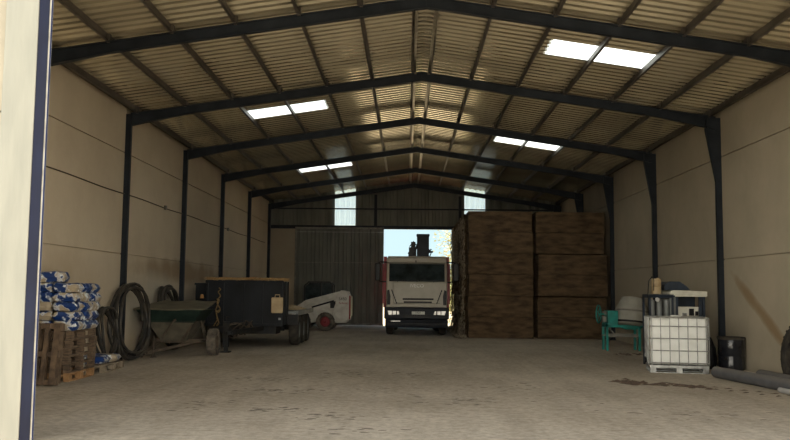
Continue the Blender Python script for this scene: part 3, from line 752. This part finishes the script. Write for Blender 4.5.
# red bulk body
b = MB(); b.box(-1.26,1.26,2.95,3.01,1.15,2.60); b.box(-1.28,-1.22,2.95,7.9,1.1,2.55); b.box(1.22,1.28,2.95,7.9,1.1,2.55); b.box(-1.26,1.26,3.0,7.9,1.05,1.14); b.box(-1.26,1.26,7.84,7.9,1.1,2.5)
for x in (-1.24,-.6,0,.6,1.2): b.box(x-.03,x+.03,2.90,2.95,1.1,2.62)
b.box(-1.30,1.30,2.9,2.97,2.56,2.66); b.build('tipper_body', 'red', tk)
for s_ in (-1, 1):
    MB().box(min(s_*1.16,s_*1.29), max(s_*1.16,s_*1.29), 1.86, 1.95, 1.0, 3.00).build('side_post', 'red', tk)
    MB().box(min(s_*1.14,s_*1.34), max(s_*1.14,s_*1.34), 2.0, 2.9, 1.15, 2.72).build('side_locker', 'red', tk)
# crane
cr_ = MB(); cr_.box(-.12,.36,2.05,2.5,.85,2.2); cr_.box(.02,.50,2.1,2.55,2.2,3.9); cr_.box(.0,.52,2.08,2.57,3.82,3.92); cr_.build('crane_column', 'bumper', tk, .02)
cr_ = MB(); cr_.box(-.30,.0,2.0,2.4,2.2,3.38); cr_.box(-.22,-.04,2.0,2.3,3.38,3.6); cr_.beam((.50,2.2,3.2),(.66,2.2,3.22),.05,.08); cr_.beam((-.30,2.2,3.1),(-.02,2.2,3.40),.12,.14); cr_.box(-.32,-.20,2.05,2.35,2.9,3.2); cr_.box(-.02,.04,1.98,2.1,3.3,3.42); cr_.beam((-.36,2.1,2.6),(.6,2.2,3.32),.05,.05); cr_.build('crane_arm', 'black', tk, .01)
cr_ = MB(); cr_.tube([(-.27,2.2,3.42),(-.12,2.1,3.62),(.05,2.1,3.4)],.022,8); cr_.tube([(.46,2.3,3.35),(.60,2.2,3.2),(.50,2.2,2.95)],.022,8); cr_.tube([(-.1,2.0,3.1),(.02,1.98,3.5),(.12,2.05,3.75)],.02,8); cr_.build('hydraulic_hose', 'black', tk)

# ------------------------------------------------------------------ straw bale stack
def bale_mb(lx, ly, lz, seed, fluff=220):
    rnd = random.Random(seed); b = MB(); nx, ny, nz = 16, 6, 6; off = Vector((seed*7.3, seed*3.1, 0))
    def surf(P):
        x, y, z = P
        # rounded corners + lumpy faces + shallow string grooves
        n_ = noise.noise(Vector((x*2.2,y*2.2,z*3))+off)*.022 + noise.noise(Vector((x*8,y*8,z*12))+off)*.010
        g = -.012 if any(abs(y-gy) < .05 for gy in (-ly*.27, 0, ly*.27)) else 0
        v = Vector((x/(lx/2), y/(ly/2), z/(lz/2)))
        k = (abs(v.x)**14+abs(v.y)**12+abs(v.z)**10)**(1/12.)
        s_ = 1/max(k, .9) if k > 1 else 1
        w_ = Vector((x, y, z)); 
        e = Vector((math.copysign(1,v.x) if abs(v.x) > .99 else 0, math.copysign(1,v.y) if abs(v.y) > .99 else 0, math.copysign(1,v.z) if abs(v.z) > .99 else 0))
        c = Vector((w_.x*(.985+.015*s_), w_.y*(.97+.03*s_), w_.z))
        if e.length > 1.1: c -= Vector((e.x*.010, e.y*.010, e.z*.005))
        return c + Vector((e.x*(n_-.012), e.y*(n_-.012), e.z*(n_*.12-.001)))
    bm = bmesh.new(); idx = {}
    def vert(P):
        k = tuple(round(c, 5) for c in P)
        if k not in idx: idx[k] = len(b.v)+len(idx)*0; b.v.append(surf(Vector(P)))
        return idx[k]
    def grid(nu, nv, fn):
        for i in range(nu):
            for j in range(nv):
                b.f.append((vert(fn(i/nu,j/nv)), vert(fn((i+1)/nu,j/nv)), vert(fn((i+1)/nu,(j+1)/nv)), vert(fn(i/nu,(j+1)/nv)))); b.sm.append(True)
    for s_ in (-1, 1):
        grid(nx, nz, lambda u, v: ((u-.5)*lx, s_*ly/2, (v-.5)*lz))
        grid(ny, nz, lambda u, v: (s_*lx/2, (u-.5)*ly, (v-.5)*lz))
        grid(nx, ny, lambda u, v: ((u-.5)*lx, (v-.5)*ly, s_*lz/2))
    bm.free()
    # stray straws poking from front face and end
    for i in range(fluff):
        if i % 2: p = Vector((-lx/2, rnd.uniform(-.48,.48)*ly, rnd.uniform(-.48,.48)*lz)); n_ = Vector((-1, rnd.uniform(-1,1), rnd.uniform(-1.4,.6)))
        else: p = Vector((rnd.uniform(-.49,.49)*lx, -ly/2, rnd.uniform(-.48,.48)*lz)); n_ = Vector((rnd.uniform(-1.5,1.5), -1, rnd.uniform(-1.2,.8)))
        b.beam(p, p+n_.normalized()*rnd.uniform(.02,.07), .006, .005)
    return b
BL, BD, BH = 2.47, 1.16, .757
bm_ = [bale_mb(BL-.02, BD-.02, BH-.002, s_) for s_ in range(4)]
bale_obs = []
rows = ['bottom', 'second', 'third', 'fourth', 'fifth', 'top']
rb = random.Random(5); k = 0
def place_bale(x, y, z, rz, lab, grp):
    global k
    if len(bale_obs) < 4:
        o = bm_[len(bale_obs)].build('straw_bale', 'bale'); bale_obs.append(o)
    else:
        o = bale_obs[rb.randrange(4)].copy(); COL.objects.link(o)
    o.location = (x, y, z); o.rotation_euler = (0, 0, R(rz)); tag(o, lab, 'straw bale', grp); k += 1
    return o
YBL = 29.62
for r_ in range(6):
    z = BH*(r_+.5)+.002
    # left column
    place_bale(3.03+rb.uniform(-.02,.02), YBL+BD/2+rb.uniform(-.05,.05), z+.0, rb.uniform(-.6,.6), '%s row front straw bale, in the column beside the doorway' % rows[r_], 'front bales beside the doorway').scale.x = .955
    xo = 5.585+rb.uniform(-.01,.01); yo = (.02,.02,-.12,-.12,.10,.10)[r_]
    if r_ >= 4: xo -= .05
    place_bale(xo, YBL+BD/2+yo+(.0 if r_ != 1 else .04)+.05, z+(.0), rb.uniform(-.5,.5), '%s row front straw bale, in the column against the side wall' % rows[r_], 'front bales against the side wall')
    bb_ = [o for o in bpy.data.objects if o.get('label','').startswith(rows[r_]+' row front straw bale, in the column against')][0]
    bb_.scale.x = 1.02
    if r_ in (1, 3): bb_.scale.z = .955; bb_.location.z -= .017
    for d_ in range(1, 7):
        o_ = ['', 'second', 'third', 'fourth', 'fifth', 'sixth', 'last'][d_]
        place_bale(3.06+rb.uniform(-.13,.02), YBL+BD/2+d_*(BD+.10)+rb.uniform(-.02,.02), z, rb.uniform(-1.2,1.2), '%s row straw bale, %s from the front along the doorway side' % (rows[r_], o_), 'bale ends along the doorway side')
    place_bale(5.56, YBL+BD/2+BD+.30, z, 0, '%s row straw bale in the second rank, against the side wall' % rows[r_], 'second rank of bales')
# loose straw hanging down the doorway side and on the floor below it
b = MB(); rn = random.Random(21)
for i in range(2600):
    y = rn.uniform(29.75, 38.6); z = rn.uniform(.05, 4.35)
    wv = .5+.5*math.sin(y*2.7+z*1.6)+.35*math.sin(z*5+y)
    x = 1.78-abs(rn.gauss(0,.05))*(.6+wv)
    l = rn.uniform(.05,.16); a = rn.uniform(-.8,.8)
    b.beam((x,y,z),(x-.03*rn.random(),y+l*math.sin(a),z-l*math.cos(a)),.016,.012)
o = b.build('hanging_straw', 'balefluff'); tag(o, 'ragged grey loose straw hanging down the doorway side of the bale stack', 'straw', kind='stuff')
b = MB()
for i in range(900):
    y = rn.uniform(29.3, 38.5); x = max(1.42, 1.78-abs(rn.gauss(0,.18))); z = rn.uniform(.004,.10)*max(0,1-(1.78-x)*1.6)+.004
    a = rn.uniform(0,3.14); b.beam((x-.06*math.cos(a),y-.06*math.sin(a),z),(x+.06*math.cos(a),y+.06*math.sin(a),z+.01),.014,.01)
o = b.build('fallen_straw', 'balefluff'); tag(o, 'loose straw fallen on the floor along the foot of the bale stack', 'straw', kind='stuff')

# ------------------------------------------------------------------ concrete mixer
mx_ = thing('concrete_mixer', (5.9, 24.0, 0), 'teal-framed concrete mixer with pale grey drum in front of the bales', 'mixer')
for q in ((-.50,-.44,-.05,.03,0,.78), (-.50,-.44,.42,.50,0,.78), (.42,.48,-.05,.03,0,.72), (.42,.48,.42,.50,0,.72)): MB().box(*q).build('leg', 'teal', mx_)
b = MB(); b.box(-.50,.62,-.05,.01,.66,.74); b.box(-.50,.62,.42,.48,.66,.74); b.box(-.5,-.44,-.05,.48,.70,.76); b.box(.55,.62,-.05,.48,.66,.74); b.prism([(-.14,.70),(.60,.70),(.52,.60),(.10,.60)], 'y', .12, .34); b.build('frame', 'teal', mx_)
b = MB(); b.box(-.44,.46,-.03,.0,.39,.47); b.box(-.44,.46,.44,.47,.39,.47); b.beam((-.44,-.02,.66),(-.22,-.02,.44),.03,.03); b.beam((-.62,.0,.44),(-.44,.0,.44),.03,.03); b.build('cross_brace', 'greybar', mx_)
MB().box(-.46,-.17,-.10,.36,.74,1.14).build('motor_cover', 'teal', mx_, .012)
b = MB(); b.box(-.58,-.47,.02,.18,.80,.98); b.box(-.56,-.46,.04,.16,1.02,1.12); b.build('bearing_block', 'greybar', mx_, .008)
b = MB(); hw = Vector((-.69,.05,1.04)); ax = Vector((.88,-.47,0)); a_, c_ = frame_of(ax)
b.tube([hw+a_*.25*math.cos(t)+c_*.25*math.sin(t) for t in [2*math.pi*i/28 for i in range(28)]], .020, 7, closed=True)
for i in range(4): t = math.pi*i/2+.5; b.tube([hw, hw+(a_*math.cos(t)+c_*math.sin(t))*.25], .013, 6)
b.tube([hw-ax*.02, hw+ax*.16], .025, 8); b.build('tipping_wheel', 'teal', mx_)
dax = Vector((.10,.10,1)).normalized()
MB().lathe([(.05,.0),(.30,.0),(.43,.06),(.455,.12),(.46,.40),(.452,.415)], (.26,.18,.70), dax, 36).build('drum_bowl', 'drum', mx_)
MB().lathe([(.468,.395),(.475,.41),(.475,.43),(.468,.445)], (.26,.18,.70), dax, 36).build('drum_band', 'greybar', mx_)
MB().lathe([(.455,.43),(.44,.50),(.30,.80),(.29,.82),(.27,.82),(.28,.79),(.40,.5)], (.26,.18,.70), dax, 36, cap=False).build('drum_cone', 'drum', mx_)
MB().lathe([(.475,.085),(.480,.095),(.480,.125),(.475,.135)], (.26,.18,.70), dax, 36).build('ring_gear', 'black', mx_)

# ------------------------------------------------------------------ intermediate bulk container
ib = thing('bulk_container', (5.42, 17.85, 0), 'white plastic bulk liquid container in a galvanised cage by the right-hand column', 'container', R(-11))
ib.scale = (.98, .98, 1.045)
bx, by = .60, .50
b = MB()
b.box(-bx+.02,bx-.02,-by+.02,by-.02,.16,1.09); o = b.build('tank', 'whitepl', ib, .06)
b = MB().lathe([(.11,0),(.11,.03),(.09,.04)], (0,0,1.09), (0,0,1), 20).build('filler_cap', 'whitepl', ib)
b = MB()
for z in (.20,.44,.68,.92,1.09):
    b.tube([(-bx,-by,z),(bx,-by,z),(bx,by,z),(-bx,by,z)], .011, 6, closed=True)
for i in range(7):
    x = -bx+.05+i*(2*bx-.10)/6
    for yy in (-by-.012, by+.012): b.tube([(x,yy,.15),(x,yy,1.09)], .009, 6)
for i in range(6):
    y = -by+.06+i*(2*by-.12)/5
    for xx in (-bx-.012, bx+.012): b.tube([(xx,y,.15),(xx,y,1.09)], .009, 6)
for y in (-.2,.2): b.tube([(-bx,y,1.10),(bx,y,1.10)],.011,6)
b.build('cage', 'galv', ib)
b = MB()
for x in (-bx+.07, 0, bx-.07):
    for y in (-by+.06, 0, by-.06): b.box(x-.06,x+.06,y-.06,y+.06,.012,.10)
b.box(-bx,bx,-by,by,.10,.15); 
for y in (-by+.06, 0, by-.06): b.box(-bx,bx,y-.05,y+.05,0,.014)
b.build('base_pallet', 'galv', ib)
b = MB(); b.lathe([(.045,0),(.045,.07),(.06,.07),(.06,.10)], (-bx+.03,-.02,.21), (-1,0,0), 16); b.box(-bx-.05,-bx-.03,-.10,.06,.26,.28); b.build('outlet_valve', 'black', ib)
b = MB().box(-.12,.12,-by-.016,-by-.012,.72,.84)
# ------------------------------------------------------------------ things behind the container
rk = thing('tank_rack', (5.50, 19.35, 0), 'dark blue metal rack holding tall grey tubes behind the caged white container', 'rack')
b = MB()
for x in (-.26,.26):
    for y in (-.25,.25): b.box(x-.02,x+.02,y-.02,y+.02,0,1.60)
b.box(-.28,.28,-.27,.27,1.54,1.62); b.box(-.28,.28,-.27,.27,.25,.29); b.tube([(-.30,-.29,1.58),(.30,-.29,1.58)],.02,8); b.build('rack_frame', 'bluedark', rk)
for x in (-.165, 0, .165): MB().tube([(x,-.10,.30),(x,-.10,1.50)], .066, 14).build('grey_tube', 'greysheet', rk)
MB().lathe([(.03,0),(.05,.0),(.05,.03)], (-.10,-.285,1.50), (0,-1,0), 12).build('round_lamp', 'lamp', rk)
dm = thing('plastic_drum', (5.47, 19.35, 1.622), 'small beige plastic drum standing on the dark blue rack', 'drum')
MB().lathe([(.10,0),(.112,.01),(.112,.16),(.106,.17),(.112,.18),(.112,.33),(.09,.355),(.05,.36)], (0,0,0), (0,0,1), 24).build('drum_body', 'beigepl', dm)
MB().lathe([(.03,.355),(.03,.38)], (.04,0,0), (0,0,1), 12).build('cap', 'beigepl', dm)
pts = [(5.20,19.04,1.0),(5.18,19.02,1.6),(5.20,19.02,1.92),(5.28,19.03,2.02),(5.33,19.05,1.95),(5.32,19.05,1.70)]
o = MB().tube(pts, .010, 6).build('thin_cable', 'black'); tag(o, 'thin black cable looping up beside the beige drum on the blue rack', 'cable')
mc = thing('pump_unit', (6.15, 19.55, 0), 'pump machine under an off-white canopy on dark posts, behind the caged container', 'machine')
MB().prism([(-.43,1.57),(.42,1.57),(.42,1.70),(-.36,1.72),(-.45,1.66)], 'y', -.42, .42).build('canopy', 'offwhite', mc, .012)
for x in (-.28, .34, .26):
    MB().box(x-.03,x+.03,-.40,-.34,0,1.57).build('post', 'bluedark', mc)
MB().box(-.44,-.30,-.41,.40,.5,1.57).build('side_panel', 'greysheet', mc, .01)
MB().box(-.28,.38,.30,.36,.4,1.57).build('back_panel', 'bluedark', mc)
MB().box(-.26,.24,-.36,.25,.85,1.34).build('pump_housing', 'offwhite', mc, .015)
b = MB(); b.box(.01,.12,-.375,-.36,1.14,1.30); b.box(.15,.22,-.375,-.36,1.14,1.24); b.build('control_window', 'black', mc)
MB().box(-.15,-.05,-.40,-.36,1.12,1.20).build('gauge', 'galv', mc, .01)
MB().box(-.44,.42,-.42,.42,.02,.50).build('base_cabinet', 'bluedark', mc, .01)
hd = MB(); hd.prism([(-.30,0),(.30,0),(.20,.10),(.05,.20),(-.18,.20),(-.30,.12)], 'y', -.28, .28); 
o = hd.build('engine_hood', 'bluedark', loc=(5.96, 19.62, 1.722), bevel=.01); tag(o, 'dark blue sloping hood lying on top of the off-white canopy', 'hood')

# ------------------------------------------------------------------ bins and sacks by the right-hand column
bn = thing('black_bin', (6.72, 18.2, 0), 'shiny black barrel wrapped in film against the wall beside the column', 'barrel')
MB().lathe([(.24,0),(.265,.02),(.27,.30),(.262,.32),(.272,.34),(.275,.66),(.26,.69)], (0,0,0), (0,0,1), 30).build('barrel_body', 'shiny', bn)
MB().lathe([(.285,.66),(.29,.68),(.29,.71),(.27,.72),(.24,.715)], (0,0,0), (0,0,1), 30).build('rim', 'rubber', bn)
b = MB(); vs = []
def blob(name, loc, rx, ry, rz_, seed, m, label, cat, grp=None):
    bm = bmesh.new(); bmesh.ops.create_icosphere(bm, subdivisions=4, radius=1)
    off = Vector((seed*3.7,0,0))
    for v in bm.verts:
        n_ = v.co.normalized(); k_ = 1+.16*noise.noise(n_*1.8+off)+.07*abs(noise.noise(n_*6+off))
        v.co = Vector((n_.x*rx*k_, n_.y*ry*k_, max(n_.z*rz_*k_, -rz_*.8)+rz_*.8))
        if n_.z > .75: v.co.z += (n_.z-.75)*rz_*.8
    me = bpy.data.meshes.new(name); bm.to_mesh(me); bm.free()
    for p in me.polygons: p.use_smooth = True
    me.materials.append(M[m]); o = bpy.data.objects.new(name, me); COL.objects.link(o); o.location = loc; tag(o, label, cat, grp); return o
blob('refuse_sack', (6.32,18.42,.003), .15, .18, .34, 3, 'black', 'tall knotted black refuse sack beside the shiny barrel', 'sack')
blob('refuse_sack', (6.12,18.75,.003), .17, .17, .22, 5, 'black', 'squat black refuse sack between the caged container and the taller sack', 'sack')
pts = [(6.30,18.22,.45),(6.34,18.10,.25),(6.28,18.05,.05)]

# tyre leaning on the wall
def tyre(loc, r, w_, label, tilt=8, rz=0):
    o = MB().lathe([(r*.55,-w_*.42),(r*.62,-w_*.5),(r*.90,-w_*.5),(r*.98,-w_*.36),(r,-w_*.2),(r,w_*.2),(r*.98,w_*.36),(r*.90,w_*.5),(r*.62,w_*.5),(r*.55,w_*.42),(r*.60,0),(r*.55,-w_*.42)], (0,0,0), (1,0,0), 40, cap=False)
    for i in range(24):
        for s_ in (-1, 1):
            t = 2*math.pi*(i+.25*s_)/24; t2 = t+.10
            o.beam((s_*.02,(r-.012)*math.cos(t),(r-.012)*math.sin(t)), (s_*w_*.40,(r-.022)*math.cos(t2),(r-.012)*math.sin(t2)), .045, .04)
    ob = o.build('tractor_tyre', 'rubber', loc=loc); ob.rotation_euler = (0, R(tilt), R(rz)); tag(ob, label, 'tyre'); return ob
tyre((6.76, 15.12, .565), .55, .26, 'large black tractor tyre leaning on the right-hand wall behind the grey pipes', 6)

# pipes
def pipe(p, q, r, m, label, wall_=.012):
    p, q = Vector(p), Vector(q); L_ = (q-p).length
    o = MB().lathe([(r,0),(r,L_),(r-wall_,L_),(r-wall_,0),(r,0)], p, q-p, 28, cap=False).build('drain_pipe', m); tag(o, label, 'pipe', 'pipes lying along the right-hand wall'); return o
pipe((5.78,16.55,.112),(6.42,12.2,.112),.110,'pipe','thick grey pipe on the floor, the one reaching furthest into the room')
pipe((6.42,16.0,.112),(6.62,12.2,.112),.110,'pipe','thick grey pipe lying nearest the wall in front of the tyre')
pipe((5.95,14.15,.047),(6.20,11.9,.047),.045,'pipepale','thin pale pipe lying beside the thick grey pipes')

# dried mud prints from tractor tyres
b = MB(); rn = random.Random(31)
def clod(x, y, s_, a, h=.018):
    n = 7; vs = [(0,0,h)]; 
    for i in range(n):
        t = 2*math.pi*i/n; rr = s_*rn.uniform(.7,1.15)
        dx, dy = rr*math.cos(t), rr*.42*math.sin(t); vs.append((dx*math.cos(a)-dy*math.sin(a), dx*math.sin(a)+dy*math.cos(a), .001))
    vs = [(x+v[0], y+v[1], v[2]) for v in vs]
    b.add(vs, [(0,i+1,(i+1)%n+1) for i in range(n)], False)
for i in range(110): 
    t = rn.random(); clod(3.6+1.35*t+rn.gauss(0,.04), 15.45-.75*t*t+rn.gauss(0,.24)*(1-t*.5), rn.uniform(.05,.16), rn.uniform(-.4,.4)-.5*(i % 3), rn.uniform(.008,.03))
for i in range(12):
    for d_, o_ in ((0,.3),(.34,-.3)):
        clod(4.85+.17*i+d_*.3, 14.75-.22*i+d_, .085, .35+o_, .014)
o = b.build('mud_prints', 'mud'); tag(o, 'dark dried mud scuffs and tyre tread prints on the floor in front of the caged container', 'mud', kind='stuff')
b = MB()
for (cx_, cy, sx_, sy_, n_) in ((-2.3,13.6,.55,.45,34),(-2.1,11.5,.5,.22,26),(-1.25,10.9,.45,.25,20),(-1.6,16.4,.6,.5,22),(-.3,16.6,.6,.4,14),(.45,12.6,.7,.45,30),(-.75,9.9,.5,.2,12),(-2.9,15.4,.5,.5,22),(1.6,14.6,.8,.8,18),(3.4,11.6,1.0,.7,26),(-.4,13.9,.9,.9,16),(-3.2,11.8,.4,.5,16)):
    for i in range(n_):
        s_ = rn.uniform(.025,.085); clod(cx_+rn.gauss(0,sx_*.6), cy+rn.gauss(0,sy_*.6), s_, rn.uniform(-.35,.35), rn.uniform(.003,.007))
o = b.build('mud_flakes', 'mudflake'); tag(o, 'pressed mud dashes left by wheels over the open foreground floor', 'mud', kind='stuff')
b = MB()
for i in range(26): clod(rn.gauss(5.75,.22), rn.gauss(22.6,.25), rn.uniform(.05,.13), rn.uniform(-.5,.5), .02)
o = b.build('mud_patch', 'mud'); tag(o, 'dark patch of mud under the concrete mixer', 'mud', kind='stuff')

# ------------------------------------------------------------------ outside beyond the far door
def tree(name, loc, h, r, n, m, label, cat, seed, trunk=True, zlo=.25, ls=.09):
    rn = random.Random(seed); t = thing(name, loc, label, cat, group=None)
    b = MB(); b.tube([(0,0,0),(.06,.03,h*.3),(-.05,.1,h*.6),(.05,0,h*.9)], [.11,.08,.05,.02], 8)
    tips = []
    for i in range(14):
        a = rn.uniform(0,6.28); z0_ = h*rn.uniform(.2,.75); l = r*rn.uniform(.5,1)
        e = Vector((l*math.cos(a), l*math.sin(a), z0_+h*rn.uniform(.08,.22))); b.tube([(0,0,z0_),(e.x*.5,e.y*.5,(z0_+e.z)/2+.1),e],[.03,.02,.008],5); tips.append(e)
    b.build('branches', 'bark', t)
    b = MB()
    for i in range(n):
        c = rn.choice(tips)*rn.uniform(.5,1.05); p = c+Vector((rn.gauss(0,r*.2),rn.gauss(0,r*.2),rn.gauss(0,h*.07)))
        p.z = max(p.z, h*zlo*.3)
        u_ = Vector((rn.uniform(-1,1),rn.uniform(-1,1),rn.uniform(-1,1))).normalized(); a, c2_ = frame_of(u_); s_ = ls*rn.uniform(.6,1.3)
        b.add([p-a*s_, p+c2_*s_*.5, p+a*s_, p-c2_*s_*.5], [(0,1,2,3)])
    b.build('foliage', m, t); return t
tree('yellowing_tree', (3.3, 50.0, -.03), 5.8, 2.0, 2600, 'leaf', 'sparse tree with yellowing leaves standing outside beyond the far doorway', 'tree', 3, ls=.085)
tree('bush', (2.6, 46.0, -.03), 2.8, 1.2, 1800, 'greenleaf', 'pale olive bush outside beside the bale end of the far doorway', 'bush', 5, ls=.10)
tree('bush', (3.0, 58.0, -.03), 3.4, 2.0, 1800, 'leaf', 'taller straw-coloured bush further out beyond the far doorway', 'bush', 8, ls=.11)
# ------------------------------------------------------------------ camera, light, world
cam = bpy.data.cameras.new('camera'); co = bpy.data.objects.new('camera', cam); COL.objects.link(co)
fw = Vector((-0.01534221, 0.99616894, 0.08609329)); rt = Vector((0.99984555, 0.01454643, 0.00986308)); up = Vector((-0.00857295, -0.08623131, 0.99623826))
mt = Matrix((rt, up, -fw)).transposed().to_4x4(); mt.translation = (-.3084, 0, 1.6244)
co.matrix_world = mt; cam.sensor_width = 36; cam.lens = 827.7*36/790; cam.clip_start = .05; cam.clip_end = 400
scn.camera = co

w = bpy.data.worlds.new('world'); scn.world = w; w.use_nodes = True
N, L = w.node_tree.nodes, w.node_tree.links; bg = N['Background']
# hazy sky: pale cyan low in the north, brighter whiter haze to the south behind the viewer
SUN_EL = 46
tc = N.new('ShaderNodeTexCoord'); sx = N.new('ShaderNodeSeparateXYZ'); L.new(tc.outputs['Generated'], sx.inputs[0])
def mrange(a, b_, c, d_, src):
    m_ = N.new('ShaderNodeMapRange'); m_.interpolation_type = 'SMOOTHSTEP'
    for k_, v_ in (('From Min',a),('From Max',b_),('To Min',c),('To Max',d_)): m_.inputs[k_].default_value = v_
    L.new(src, m_.inputs['Value']); return m_.outputs['Result']
def mixc(f, A, B):
    m_ = N.new('ShaderNodeMix'); m_.data_type = 'RGBA'; L.new(f, m_.inputs['Factor'])
    for k_, v_ in (('A',A),('B',B)):
        if isinstance(v_, tuple): m_.inputs[k_].default_value = (*v_,1)
        else: L.new(v_, m_.inputs[k_])
    return m_.outputs['Result']
north = mixc(mrange(0, .5, 0, 1, sx.outputs['Z']), (.345,.46,.485), (.23,.36,.50))
south = mixc(mrange(.02, .55, 0, 1, sx.outputs['Z']), (2.5,2.35,2.0), (.45,.47,.50))
sk_c = mixc(mrange(-.5, .45, 0, 1, sx.outputs['Y']), south, north)
L.new(sk_c, bg.inputs['Color']); bg.inputs['Strength'].default_value = 1.0
sl = bpy.data.lights.new('sun', 'SUN'); so = bpy.data.objects.new('sun', sl); COL.objects.link(so)
sl.energy = 7.5; sl.angle = R(.6); sl.color = (1,.93,.82)
# sun stands to the right and slightly in front of the barn
d = Vector((math.cos(R(SUN_EL))*math.cos(R(1.5)), -math.cos(R(SUN_EL))*math.sin(R(1.5)), math.sin(R(SUN_EL))))
so.rotation_euler = d.to_track_quat('Z', 'Y').to_euler()
scn.view_settings.view_transform = 'Standard'; scn.view_settings.look = 'None'
scn.view_settings.exposure = 1.08; scn.view_settings.gamma = 1.0
scn.cycles.use_denoising = True; scn.cycles.max_bounces = 12; scn.cycles.diffuse_bounces = 8; scn.cycles.glossy_bounces = 4
scn.cycles.sample_clamp_indirect = 6
scn.cycles.caustics_reflective = False; scn.cycles.caustics_refractive = False
